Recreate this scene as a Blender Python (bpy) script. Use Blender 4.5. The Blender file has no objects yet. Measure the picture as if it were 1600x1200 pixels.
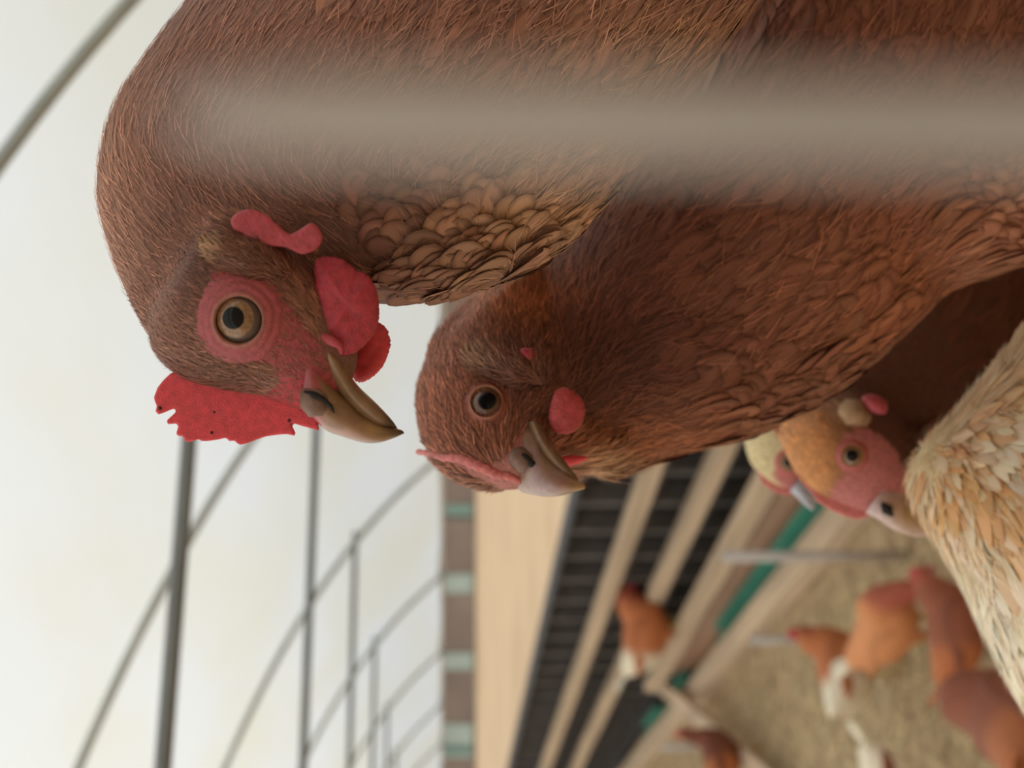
import bpy, bmesh, math
import numpy as np
from mathutils import Vector, Matrix
from mathutils.bvhtree import BVHTree

rng = np.random.default_rng(7)
sc = bpy.context.scene
col = sc.collection

# ------------------------------------------------------------------ camera
FPX = 2150.0                       # focal length in pixels of the 1600 px wide frame
EYE = np.array([0.0, 0.0, 1.60])
YAW, PITCH = math.radians(23.95), math.radians(2.93)
_fh = np.array([math.sin(YAW), math.cos(YAW), 0.0]); _z = np.array([0, 0, 1.0])
F = _fh * math.cos(PITCH) - _z * math.sin(PITCH)
UV_ = _z * math.cos(PITCH) + _fh * math.sin(PITCH)      # up in the (portrait) world
RT = np.array([math.cos(YAW), -math.sin(YAW), 0.0])     # right in the world
cam_d = bpy.data.cameras.new('camera'); cam = bpy.data.objects.new('camera', cam_d); col.objects.link(cam)
M = Matrix(((-UV_[0], RT[0], -F[0], EYE[0]), (-UV_[1], RT[1], -F[1], EYE[1]), (-UV_[2], RT[2], -F[2], EYE[2]), (0, 0, 0, 1)))
cam.matrix_world = M               # the phone was held on its side: world up points to the left of the frame
cam_d.sensor_width = 36; cam_d.lens = 36 * FPX / 1600
cam_d.clip_start = 0.005; cam_d.clip_end = 500
cam_d.dof.use_dof = True; cam_d.dof.focus_distance = 0.375
cam_d.dof.aperture_fstop = cam_d.lens / 3.6
sc.camera = cam

# ------------------------------------------------------------------ light
world = bpy.data.worlds.new('sky'); sc.world = world; world.use_nodes = True
bg = world.node_tree.nodes['Background']; bg.inputs[0].default_value = (0.93, 0.97, 1.0, 1); bg.inputs[1].default_value = 1.0
sun_d = bpy.data.lights.new('sun', 'SUN'); sun_d.energy = 3.0; sun_d.angle = math.radians(8); sun_d.color = (1, .87, .68)
sun = bpy.data.objects.new('sun', sun_d); col.objects.link(sun)
sun.rotation_euler = Vector((0.80, -0.20, -0.62)).to_track_quat('-Z', 'Y').to_euler()
sc.view_settings.view_transform = 'Standard'; sc.view_settings.look = 'None'
sc.view_settings.gamma = 1.0; sc.view_settings.use_curve_mapping = False
sc.view_settings.exposure = 0.0

# ------------------------------------------------------------------ helpers
def lin(r, g, b):
    return tuple(((c / 255) / 12.92 if c / 255 <= .04045 else ((c / 255 + .055) / 1.055) ** 2.4) for c in (r, g, b))
def P(x, y, d):
    x = np.asarray(x, float); y = np.asarray(y, float); d = np.asarray(d, float)
    return EYE + d[..., None] * (F + ((x - 800) / FPX)[..., None] * (-UV_) + ((600 - y) / FPX)[..., None] * RT)
def proj(p):
    q = p - EYE; d = q @ F
    return 800 - (q @ UV_) / d * FPX, 600 - (q @ RT) / d * FPX, d
def onground(x, y, z=0.0):
    v = P(x, y, 1.0) - EYE
    return EYE + v * ((z - EYE[2]) / v[2])

def mat(name, color=(.5, .5, .5), rough=.6, metal=0, noise=0.0, scale=20.0, bump=0.0, bscale=None, attr=None, sss=0.0, spec=.5, stretch=None, coat=0.0):
    m = bpy.data.materials.new(name); m.use_nodes = True
    nt = m.node_tree; b = nt.nodes['Principled BSDF']
    b.inputs['Roughness'].default_value = rough; b.inputs['Metallic'].default_value = metal
    b.inputs['Specular IOR Level'].default_value = spec
    b.inputs['Coat Weight'].default_value = coat
    tc = nt.nodes.new('ShaderNodeTexCoord'); mp = nt.nodes.new('ShaderNodeMapping'); nt.links.new(tc.outputs['Object'], mp.inputs['Vector'])
    if stretch: mp.inputs['Scale'].default_value = stretch
    src = None
    if attr:
        a = nt.nodes.new('ShaderNodeAttribute'); a.attribute_name = attr; src = a.outputs['Color']
    else:
        c = nt.nodes.new('ShaderNodeRGB'); c.outputs[0].default_value = (*color, 1); src = c.outputs[0]
    if noise:
        n = nt.nodes.new('ShaderNodeTexNoise'); n.inputs['Scale'].default_value = scale; n.inputs['Detail'].default_value = 5
        nt.links.new(mp.outputs[0], n.inputs['Vector'])
        r = nt.nodes.new('ShaderNodeMapRange'); r.inputs['From Min'].default_value = .3; r.inputs['From Max'].default_value = .7
        r.inputs['To Min'].default_value = 1 - noise; r.inputs['To Max'].default_value = 1 + noise
        nt.links.new(n.outputs['Fac'], r.inputs['Value'])
        mx = nt.nodes.new('ShaderNodeVectorMath'); mx.operation = 'SCALE'
        nt.links.new(src, mx.inputs[0]); nt.links.new(r.outputs[0], mx.inputs['Scale']); src = mx.outputs[0]
    nt.links.new(src, b.inputs['Base Color'])
    if sss:
        b.inputs['Subsurface Weight'].default_value = sss; b.inputs['Subsurface Radius'].default_value = (1, .25, .2); b.inputs['Subsurface Scale'].default_value = .003
    if bump:
        n2 = nt.nodes.new('ShaderNodeTexNoise'); n2.inputs['Scale'].default_value = bscale or scale; n2.inputs['Detail'].default_value = 3
        nt.links.new(mp.outputs[0], n2.inputs['Vector'])
        bp = nt.nodes.new('ShaderNodeBump'); bp.inputs['Strength'].default_value = bump; bp.inputs['Distance'].default_value = .0006 if (bscale or scale) > 300 else .01
        nt.links.new(n2.outputs['Fac'], bp.inputs['Height']); nt.links.new(bp.outputs[0], b.inputs['Normal'])
    return m

def feather_mat(name, rim=(.55, .55, .55), rim_at=.62, barb=.12):
    """colour per feather, barb streaks and rim along the feather's own UV"""
    m = bpy.data.materials.new(name); m.use_nodes = True
    nt = m.node_tree; b = nt.nodes['Principled BSDF']; N = nt.nodes.new; L = nt.links.new
    b.inputs['Roughness'].default_value = .55; b.inputs['Specular IOR Level'].default_value = .3
    a = N('ShaderNodeAttribute'); a.attribute_name = 'col'
    uv = N('ShaderNodeUVMap'); sep = N('ShaderNodeSeparateXYZ'); L(uv.outputs[0], sep.inputs[0])
    def math_(op, x, y=None):
        n = N('ShaderNodeMath'); n.operation = op
        for i, v in enumerate((x, y)):
            if v is None: continue
            if isinstance(v, (int, float)): n.inputs[i].default_value = v
            else: L(v, n.inputs[i])
        return n.outputs[0]
    au = math_('ABSOLUTE', math_('SUBTRACT', sep.outputs[0], .5))            # 0 shaft .. .5 edge
    ph = math_('ADD', math_('MULTIPLY', sep.outputs[1], 150.0), math_('MULTIPLY', au, -150.0))
    nz = N('ShaderNodeTexNoise'); nz.inputs['Scale'].default_value = 900
    geo = N('ShaderNodeNewGeometry'); L(geo.outputs['Position'], nz.inputs['Vector'])
    st = math_('SINE', math_('ADD', ph, math_('MULTIPLY', nz.outputs['Fac'], 5.0)))
    k = math_('ADD', 1.0, math_('MULTIPLY', st, barb))
    # rim: distance to the rounded tip
    vv = math_('SUBTRACT', sep.outputs[1], .35)
    e = math_('SQRT', math_('ADD', math_('MULTIPLY', math_('MULTIPLY', au, 2), math_('MULTIPLY', au, 2)), math_('POWER', math_('MULTIPLY', math_('MAXIMUM', vv, 0.0), 1.5), 2)))
    mr = N('ShaderNodeMapRange'); mr.interpolation_type = 'SMOOTHSTEP'
    mr.inputs['From Min'].default_value = rim_at; mr.inputs['From Max'].default_value = rim_at + .22
    L(e, mr.inputs['Value'])
    mx = N('ShaderNodeMix'); mx.data_type = 'VECTOR'; L(mr.outputs[0], mx.inputs['Factor'])
    mx.inputs[4].default_value = (1, 1, 1); mx.inputs[5].default_value = rim
    m1 = N('ShaderNodeVectorMath'); m1.operation = 'MULTIPLY'; L(a.outputs['Color'], m1.inputs[0]); L(mx.outputs[1], m1.inputs[1])
    m2 = N('ShaderNodeVectorMath'); m2.operation = 'SCALE'; L(m1.outputs[0], m2.inputs[0]); L(k, m2.inputs['Scale'])
    L(m2.outputs[0], b.inputs['Base Color'])
    bp = N('ShaderNodeBump'); bp.inputs['Strength'].default_value = .2; bp.inputs['Distance'].default_value = .0002
    L(st, bp.inputs['Height']); L(bp.outputs[0], b.inputs['Normal'])
    return m

def mesh_np(name, V, faces, m=None, uv=None, colr=None, smooth=True):
    """faces: (n,k) int array or list of tuples"""
    me = bpy.data.meshes.new(name)
    V = np.asarray(V, np.float32)
    if isinstance(faces, np.ndarray):
        n, k = faces.shape
        me.vertices.add(len(V)); me.vertices.foreach_set('co', V.ravel())
        me.loops.add(n * k); me.loops.foreach_set('vertex_index', faces.astype(np.int32).ravel())
        me.polygons.add(n); me.polygons.foreach_set('loop_start', np.arange(0, n * k, k, dtype=np.int32))
        me.polygons.foreach_set('loop_total', np.full(n, k, np.int32))
        me.update(calc_edges=True); me.validate()
    else:
        me.from_pydata(V.tolist(), [], faces); me.update()
    if uv is not None:
        li = np.empty(len(me.loops), np.int32); me.loops.foreach_get('vertex_index', li)
        l = me.uv_layers.new(name='UVMap'); l.data.foreach_set('uv', np.asarray(uv, np.float32)[li].ravel())
    if colr is not None:
        set_col(me, colr)
    if smooth: me.polygons.foreach_set('use_smooth', np.ones(len(me.polygons), bool))
    if m: me.materials.append(m)
    return me
def set_col(me, c):
    a = me.color_attributes.get('col') or me.color_attributes.new('col', 'FLOAT_COLOR', 'POINT')
    c4 = np.ones((len(me.vertices), 4), np.float32); c4[:, :3] = c
    a.data.foreach_set('color', c4.ravel())

def link(name, me, parent=None, label=None, cat=None, group=None, kind=None, loc=None):
    o = bpy.data.objects.new(name, me); col.objects.link(o)
    if loc is not None: o.location = loc
    if parent is not None:
        o.parent = parent
        if loc is None: o.matrix_parent_inverse = Matrix.Translation(-abs_loc(parent))
    for k, v in (('label', label), ('category', cat), ('group', group), ('kind', kind)):
        if v: o[k] = v
    return o
def abs_loc(o):
    v = Vector(o.location)
    while o.parent:
        v = v + o.matrix_parent_inverse.to_translation() + o.parent.location; o = o.parent
    return v
def empty(name, loc, label, cat, group=None, kind=None):
    o = link(name, None, label=label, cat=cat, group=group, kind=kind); o.location = loc; o.empty_display_size = .05
    return o

def crom(A, n):
    """Catmull-Rom resample of rows A, n steps per span"""
    A = np.asarray(A, float); out = []
    E = np.vstack([2 * A[0] - A[1], A, 2 * A[-1] - A[-2]])
    for i in range(len(A) - 1):
        p0, p1, p2, p3 = E[i:i + 4]
        for t in np.linspace(0, 1, n, endpoint=False):
            out.append(.5 * (2 * p1 + (p2 - p0) * t + (2 * p0 - 5 * p1 + 4 * p2 - p3) * t * t + (3 * p1 - p0 - 3 * p2 + p3) * t ** 3))
    out.append(A[-1]); return np.array(out)

def loft(sections, n=4, ring=28, skew=0.0, cap=.35):
    """sections rows: Ox,Oy, Ix,Iy, depth, half thickness -> closed tube; also its spine"""
    S = crom(sections, n); V = []; C = []
    ph = np.linspace(0, 2 * np.pi, ring, endpoint=False)
    for ox, oy, ix, iy, d, t in S:
        cx, cy = (ox + ix) / 2, (oy + iy) / 2
        c = P(cx, cy, d); h = P(ox, oy, d) - c; v = (c - EYE); v = v / np.linalg.norm(v)
        w = np.sin(ph) * (1 + skew * -np.cos(ph))
        V.append(c + np.outer(np.cos(ph), h) + np.outer(w, v * max(t, .0002))); C.append(c)
    C = np.array(C); V = np.array(V)
    a = C[0] - (C[1] - C[0]) / np.linalg.norm(C[1] - C[0]) * np.linalg.norm(V[0][0] - C[0]) * cap
    b = C[-1] + (C[-1] - C[-2]) / np.linalg.norm(C[-1] - C[-2]) * np.linalg.norm(V[-1][0] - C[-1]) * cap
    return tube(V, a, b), C
def tube(R, a, b):
    R = np.asarray(R); n, k = R.shape[:2]; V = np.vstack([R.reshape(-1, 3), a, b]); f = []
    for i in range(n - 1):
        for j in range(k):
            j2 = (j + 1) % k; f.append((i * k + j, i * k + j2, (i + 1) * k + j2, (i + 1) * k + j))
    for j in range(k):
        j2 = (j + 1) % k; f.append((n * k, j2, j)); f.append((n * k + 1, (n - 1) * k + j, (n - 1) * k + j2))
    return V, f
def pipe(path, r, k=8):
    """round tube along a 3D path"""
    path = np.asarray(path, float); R = []
    rr = np.broadcast_to(np.asarray(r, float), (len(path),))
    T = np.gradient(path, axis=0); T /= np.linalg.norm(T, axis=1)[:, None]
    u = np.cross(T[0], [0, 0, 1.]);
    if np.linalg.norm(u) < 1e-3: u = np.cross(T[0], [1., 0, 0])
    u /= np.linalg.norm(u); ph = np.linspace(0, 2 * np.pi, k, endpoint=False)
    for p, t, q in zip(path, T, rr):
        u = u - t * (u @ t); u /= np.linalg.norm(u); w = np.cross(t, u)
        R.append(p + q * (np.outer(np.cos(ph), u) + np.outer(np.sin(ph), w)))
    return tube(R, path[0], path[-1])
def box(x0, x1, y0, y1, z0, z1):
    V = np.array([(x, y, z) for x in (x0, x1) for y in (y0, y1) for z in (z0, z1)], float)
    return V, [(0, 1, 3, 2), (4, 6, 7, 5), (0, 4, 5, 1), (2, 3, 7, 6), (0, 2, 6, 4), (1, 5, 7, 3)]
def beam(a, b, w, h, up=(0, 0, 1)):
    """rectangular board from a to b (centres), w across, h along up"""
    a, b, up = (np.asarray(q, float) for q in (a, b, up)); t = (b - a) / np.linalg.norm(b - a)
    s = np.cross(t, up); s /= np.linalg.norm(s); u = np.cross(s, t)
    V = np.array([p + s * w / 2 * i + u * h / 2 * j for p in (a, b) for i in (-1, 1) for j in (-1, 1)])
    return V, [(0, 1, 3, 2), (4, 6, 7, 5), (0, 4, 5, 1), (2, 3, 7, 6), (0, 2, 6, 4), (1, 5, 7, 3)]
def join(parts):
    V = []; f = []; o = 0
    for v, q in parts:
        V.append(np.asarray(v)); f += [tuple(i + o for i in t) for t in q]; o += len(v)
    return np.vstack(V), f
def remesh(parts, voxel, it=6, fac=.5):
    V, f = join(parts); me = mesh_np('tmp', V, f)
    bm = bmesh.new(); bm.from_mesh(me); bmesh.ops.recalc_face_normals(bm, faces=bm.faces); bm.to_mesh(me); bm.free()
    o = bpy.data.objects.new('tmp', me); col.objects.link(o)
    r = o.modifiers.new('r', 'REMESH'); r.mode = 'VOXEL'; r.voxel_size = voxel; r.use_smooth_shade = True
    if it:
        s = o.modifiers.new('s', 'SMOOTH'); s.iterations = it; s.factor = fac
    dg = bpy.context.evaluated_depsgraph_get(); dg.update()
    out = bpy.data.meshes.new_from_object(o.evaluated_get(dg))
    bpy.data.objects.remove(o); bpy.data.meshes.remove(me)
    return out
def verts(me):
    v = np.empty(len(me.vertices) * 3, np.float32); me.vertices.foreach_get('co', v); return v.reshape(-1, 3).astype(float)
def sphere_cap(c, n, R, a1, k=24, rings=8):
    """part of a sphere round c within polar angle a1 of direction n"""
    n = n / np.linalg.norm(n); u = np.cross(n, [0.1, .2, 1.]); u /= np.linalg.norm(u); w = np.cross(n, u)
    ph = np.linspace(0, 2 * np.pi, k, endpoint=False); V = [c + n * R]; f = []
    for i in range(1, rings + 1):
        a = a1 * i / rings
        V += list(c + n * R * math.cos(a) + R * math.sin(a) * (np.outer(np.cos(ph), u) + np.outer(np.sin(ph), w)))
    for j in range(k): f.append((0, 1 + j, 1 + (j + 1) % k))
    for i in range(rings - 1):
        for j in range(k):
            a_ = 1 + i * k; b_ = a_ + k; j2 = (j + 1) % k; f.append((a_ + j, b_ + j, b_ + j2, a_ + j2))
    return np.array(V), f
def smooth_closed(pts, n=5):
    p = np.asarray(pts, float); E = np.vstack([p[-1], p, p[0], p[1]]); out = []
    for i in range(len(p)):
        p0, p1, p2, p3 = E[i:i + 4]
        for t in np.linspace(0, 1, n, endpoint=False):
            out.append(.5 * (2 * p1 + (p2 - p0) * t + (2 * p0 - 5 * p1 + 4 * p2 - p3) * t * t + (3 * p1 - p0 - 3 * p2 + p3) * t ** 3))
    return np.array(out)
def pillow(pts, d, th, lumps=0.0, tilt=(0, 0), seed=1, n=5, serr=0.0):
    """plump closed lobe from a pixel outline standing at depth d; th half thickness; tilt = depth change per pixel"""
    r_ = np.random.default_rng(seed)
    o = smooth_closed(pts, n); c = o.mean(0); k = len(o); V = []; f = []
    if serr: o = o + (o - c) / np.linalg.norm(o - c, axis=1)[:, None] * r_.normal(0, serr, (k, 1))
    R = [1, .96, .85, .68, .45, .2]
    ph = r_.uniform(0, 6.28, 6)
    def ring(s, side):
        q = c + (o - c) * s
        dd = d + (q - c) @ np.array(tilt) + side * th * math.sqrt(max(0, 1 - s ** 2.2))
        if lumps: dd = dd + lumps * (np.sin(q[:, 0] * .09 + ph[0]) * np.cos(q[:, 1] * .11 + ph[1]) + .5 * np.sin(q[:, 0] * .21 + q[:, 1] * .17 + ph[2])) * (1 - s ** 3)
        return P(q[:, 0], q[:, 1], dd)
    rows = [ring(s, -1) for s in R[::-1]] + [ring(s, 1) for s in R[1:]]
    return tube(rows, rows[0].mean(0), rows[-1].mean(0))
def extrude_px(pts, d, th, voxel, it=3):
    """flat lobe with rounded rims from any pixel outline (comb)"""
    p = np.asarray(pts, float); k = len(p)
    V = np.vstack([P(p[:, 0], p[:, 1], np.full(k, d - th)), P(p[:, 0], p[:, 1], np.full(k, d + th))])
    f = [tuple(range(k)), tuple(range(2 * k - 1, k - 1, -1))] + [(i, i + k, (i + 1) % k + k, (i + 1) % k) for i in range(k)]
    me = mesh_np('t', V, f); bm = bmesh.new(); bm.from_mesh(me); bmesh.ops.triangulate(bm, faces=bm.faces)
    bmesh.ops.recalc_face_normals(bm, faces=bm.faces)
    bm.verts.index_update()
    out = (np.array([v.co for v in bm.verts]), [tuple(v.index for v in q.verts) for q in bm.faces]); bm.free(); bpy.data.meshes.remove(me)
    return remesh([out], voxel, it)
def inpoly(x, y, poly):
    poly = np.asarray(poly, float); ins = np.zeros(np.shape(x), bool); j = len(poly) - 1
    for i in range(len(poly)):
        xi, yi = poly[i]; xj, yj = poly[j]
        with np.errstate(divide='ignore', invalid='ignore'):
            ins ^= ((yi > y) != (yj > y)) & (x < (xj - xi) * (y - yi) / (yj - yi + 1e-12) + xi)
        j = i
    return ins
def blob(x, y, cx, cy, rx, ry):
    return np.exp(-(((x - cx) / rx) ** 2 + ((y - cy) / ry) ** 2))

# ---- plumage
class Skin:
    """body surface: sampling, ray hits and feather flow"""
    def __init__(s, me, spines, sigma=.02):
        s.me = me; s.V = verts(me); me.calc_loop_triangles()
        t = np.empty(len(me.loop_triangles) * 3, np.int32); me.loop_triangles.foreach_get('vertices', t); s.T = t.reshape(-1, 3)
        a, b, c = (s.V[s.T[:, i]] for i in range(3)); n = np.cross(b - a, c - a); s.A = np.linalg.norm(n, axis=1) / 2
        s.N = n / (2 * s.A[:, None] + 1e-15)
        # smooth vertex normals
        vn = np.zeros_like(s.V)
        for i in range(3): np.add.at(vn, s.T[:, i], n)
        s.VN = vn / (np.linalg.norm(vn, axis=1)[:, None] + 1e-15)
        s.bvh = BVHTree.FromPolygons(s.V.tolist(), s.T.tolist())
        s.SP = np.vstack([q[:-1] for q in spines]); s.ST = np.vstack([np.diff(q, axis=0) / (np.linalg.norm(np.diff(q, axis=0), axis=1)[:, None] + 1e-12) for q in spines]); s.sg = sigma
    def hit(s, x, y):
        v = P(x, y, 1.0) - EYE; h = s.bvh.ray_cast(Vector(EYE), Vector(v).normalized())
        if h[0] is None: return None, None
        return np.array(h[0]), np.array(h[1])
    def sample(s, n, density):
        cen = s.V[s.T].mean(1); w = s.A * density(cen, s.N); w = w / w.sum()
        i = rng.choice(len(w), n, p=w); r1, r2 = rng.random(n), rng.random(n); q = np.sqrt(r1)
        bc = np.stack([1 - q, q * (1 - r2), q * r2], 1)
        p = (s.V[s.T[i]] * bc[..., None]).sum(1); nn = (s.VN[s.T[i]] * bc[..., None]).sum(1)
        return p, nn / (np.linalg.norm(nn, axis=1)[:, None] + 1e-12)
    bias = ()
    def flow(s, p, n):
        out = np.zeros_like(p)
        for k in range(0, len(p), 4000):
            q = p[k:k + 4000]; d2 = ((q[:, None] - s.SP[None]) ** 2).sum(-1); d2 -= d2.min(1)[:, None]
            w = np.exp(-d2 / s.sg ** 2); out[k:k + 4000] = w @ s.ST
        out /= np.linalg.norm(out, axis=1)[:, None] + 1e-12
        x, y, d = proj(p)
        for cx, cy, rx, ry, vx, vy, k in s.bias:
            out += (blob(x, y, cx, cy, rx, ry) * k)[:, None] * (-UV_ * vx - RT * vy)
        out -= n * (out * n).sum(1)[:, None]; return out / (np.linalg.norm(out, axis=1)[:, None] + 1e-12)

SHAPES = {'round': ([0, .3, .6, .82, .95, 1.0], [.45, .9, 1.0, .86, .5, .12]),
          'hackle': ([0, .25, .5, .75, .92, 1.0], [.5, 1.0, .92, .6, .25, .03]),
          'strand': ([0, .5, 1.0], [1.0, .8, .1])}
def feathers(p, n, f, L, W, c, tilt=.14, curve=.10, shape='round', jitter=.18, sink=.0006):
    """one feather per row: (verts, quads, uv, colour)"""
    k = len(p); sv, sw = (np.array(q) for q in SHAPES[shape])
    L = np.broadcast_to(L, (k,)); W = np.broadcast_to(W, (k,)); tl = np.broadcast_to(tilt, (k,)) * rng.uniform(.6, 1.5, k)
    a = rng.normal(0, 1, k) * jitter; s = np.cross(n, f); f = f * np.cos(a)[:, None] + s * np.sin(a)[:, None]; s = np.cross(n, f)
    roll = rng.normal(0, .12, k); s2 = s * np.cos(roll)[:, None] + n * np.sin(roll)[:, None]
    us = np.array([-1, 0, 1.]); m = len(sv); out = np.empty((k, m, 3, 3)); uv = np.empty((k, m, 3, 2))
    for i in range(m):
        along = f * (L * sv[i])[:, None] + n * (L * (tl * sv[i] - curve * sv[i] ** 2) - sink)[:, None]
        for j in range(3):
            cam_ = (-.05 if j != 1 else 0.0)
            out[:, i, j] = p + along + s2 * (us[j] * W * .5 * sw[i])[:, None] + n * (cam_ * W * sw[i])[:, None]
            uv[:, i, j] = (.5 + .5 * us[j] * sw[i], sv[i])
    q = []
    for i in range(m - 1):
        for j in range(2): q.append((i * 3 + j, i * 3 + j + 1, (i + 1) * 3 + j + 1, (i + 1) * 3 + j))
    q = np.array(q); Fc = (np.arange(k)[:, None, None] * (m * 3) + q[None]).reshape(-1, 4)
    cc = np.repeat(np.clip(c, 0, 1), m * 3, axis=0)
    return out.reshape(-1, 3), Fc, uv.reshape(-1, 2), cc
def feather_object(name, sets, m, parent):
    o = 0; V = []; Fc = []; U = []; C = []
    for v, f, u, c in sets:
        V.append(v); Fc.append(f + o); U.append(u); C.append(c); o += len(v)
    me = mesh_np(name, np.vstack(V), np.vstack(Fc), m, np.vstack(U), np.vstack(C))
    return link(name, me, parent, kind='stuff')
def vary(c, s=.18, hue=.03):
    k = len(c); return c * (1 + rng.normal(0, s, (k, 1))).clip(.35, 1.9) * (1 + rng.normal(0, hue, (k, 3)))
def fleck(c, f=.22, k=1.7):
    return c * np.where(rng.random(len(c)) < f, k, 1.0)[:, None]
def facing(p, n):
    v = p - EYE; v = v / np.linalg.norm(v, axis=1)[:, None]; return -(n * v).sum(1)
def inframe(p, pad=80):
    x, y, d = proj(p); return (x > -pad) & (x < 1600 + pad) & (y > -pad) & (y < 1200 + pad)

# ------------------------------------------------------------------ materials
M_skin = mat('red_skin', lin(182, 60, 76), rough=.5, noise=.22, scale=520, bump=.6, bscale=2200, sss=.35)
M_comb = mat('comb_red', lin(220, 76, 88), rough=.5, noise=.16, scale=500, bump=.5, bscale=2600, sss=.5)
M_body = mat('hen_skin_and_down', attr='col', rough=.7, noise=.22, scale=500, bump=.7, bscale=1100)
M_lobe = mat('ear_lobe_skin', lin(180, 74, 86), rough=.5, noise=.15, scale=500, bump=1.0, bscale=420, sss=.2)
M_beak = mat('beak_horn', attr='col', rough=.32, noise=.18, scale=260, coat=.2, stretch=(1, 1, 1))
M_pupil = mat('pupil', (.004, .005, .007), rough=.06, spec=.25)
M_iris = mat('iris_amber', lin(142, 110, 82), rough=.15, noise=.35, scale=900, coat=.3)
M_ball = mat('eyeball', lin(96, 84, 78), rough=.25, coat=.2)
M_lid = mat('eyelid_skin', attr='col', rough=.55, noise=.15, scale=700, bump=.5, bscale=1600, sss=.2)
M_nost = mat('nostril_hole', (.012, .009, .008), rough=.8)
M_scab = mat('dry_scab', lin(84, 34, 34), rough=.8)
M_oper = mat('nostril_flap', lin(128, 100, 88), rough=.5, noise=.2, scale=500)
M_leg = mat('yellow_leg_scale', lin(205, 165, 80), rough=.5, noise=.2, scale=300)
FM_brown = feather_mat('feather_brown', rim=(1.14, 1.1, 1.06), rim_at=.62, barb=.08)
FM_scal = feather_mat('feather_scalloped', rim=(.60, .54, .50), rim_at=.80, barb=.06)
FM_white = feather_mat('feather_cream', rim=(.97, .86, .72), rim_at=.75, barb=.06)
FM_hair = mat('fine_feather', attr='col', rough=.5, spec=.35)
M_hoop = mat('pale_galvanised_steel', lin(176, 182, 178), rough=.5, metal=.2, noise=.15, scale=8)
M_steel = mat('galvanised_steel', lin(124, 128, 128), rough=.5, metal=.3, noise=.15, scale=8)
M_pin = mat('dull_steel', lin(182, 178, 176), rough=.6, metal=0, noise=.1, scale=60)
M_wood = mat('weathered_timber', lin(196, 172, 146), rough=.8, noise=.25, scale=6, bump=.3, stretch=(1, .15, 4))
M_brd = mat('pinkish_board', lin(198, 158, 132), rough=.8, noise=.2, scale=6, stretch=(1, .15, 4))
M_dark = mat('black_plastic', lin(46, 44, 46), rough=.6, noise=.2, scale=10)
M_grey = mat('grey_plastic', lin(104, 98, 96), rough=.6, noise=.2, scale=10)
M_teal = mat('teal_plastic', lin(72, 150, 128), rough=.5, noise=.15, scale=6)
M_paleteal = mat('pale_teal_panel', lin(168, 184, 176), rough=.7, noise=.1, scale=2)
M_pipe = mat('pale_pipe', lin(190, 182, 176), rough=.5, noise=.1, scale=10)

def film_mat():
    m = bpy.data.materials.new('white_polythene_film'); m.use_nodes = True; nt = m.node_tree; N = nt.nodes.new; L = nt.links.new
    nt.nodes.remove(nt.nodes['Principled BSDF']); out = nt.nodes['Material Output']
    tc = N('ShaderNodeTexCoord'); mp = N('ShaderNodeMapping'); mp.inputs['Scale'].default_value = (1.6, .5, 1.6); L(tc.outputs['Object'], mp.inputs[0])
    n = N('ShaderNodeTexNoise'); n.inputs['Scale'].default_value = 1.3; n.inputs['Detail'].default_value = 5; L(mp.outputs[0], n.inputs[0])
    r = N('ShaderNodeValToRGB'); r.color_ramp.elements[0].position = .38; r.color_ramp.elements[1].position = .66
    r.color_ramp.elements[0].color = (.84, .86, .86, 1); r.color_ramp.elements[1].color = (.82, .81, .72, 1)
    L(n.outputs['Fac'], r.inputs[0])
    t = N('ShaderNodeBsdfTranslucent'); d = N('ShaderNodeBsdfDiffuse'); mx = N('ShaderNodeMixShader'); mx.inputs[0].default_value = .22
    L(r.outputs[0], t.inputs[0]); L(r.outputs[0], d.inputs[0]); L(t.outputs[0], mx.inputs[1]); L(d.outputs[0], mx.inputs[2]); L(mx.outputs[0], out.inputs[0])
    return m
M_film = film_mat()
def litter_mat(name, a, b, scale):
    m = bpy.data.materials.new(name); m.use_nodes = True; nt = m.node_tree; N = nt.nodes.new; L = nt.links.new
    p = nt.nodes['Principled BSDF']; p.inputs['Roughness'].default_value = .95; p.inputs['Specular IOR Level'].default_value = .1
    tc = N('ShaderNodeTexCoord'); n = N('ShaderNodeTexNoise'); n.inputs['Scale'].default_value = scale; n.inputs['Detail'].default_value = 9; n.inputs['Roughness'].default_value = .7
    L(tc.outputs['Object'], n.inputs[0]); r = N('ShaderNodeValToRGB'); r.color_ramp.elements[0].position = .35; r.color_ramp.elements[1].position = .65
    r.color_ramp.elements[0].color = (*a, 1); r.color_ramp.elements[1].color = (*b, 1); L(n.outputs['Fac'], r.inputs[0]); L(r.outputs[0], p.inputs['Base Color'])
    bp = N('ShaderNodeBump'); bp.inputs['Strength'].default_value = .6; bp.inputs['Distance'].default_value = .03; L(n.outputs['Fac'], bp.inputs['Height']); L(bp.outputs[0], p.inputs['Normal'])
    return m
M_litter = litter_mat('straw_litter', lin(140, 116, 90), lin(208, 182, 146), 9)
M_earth = litter_mat('dry_earth', lin(172, 148, 120), lin(190, 168, 138), .25)

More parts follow.
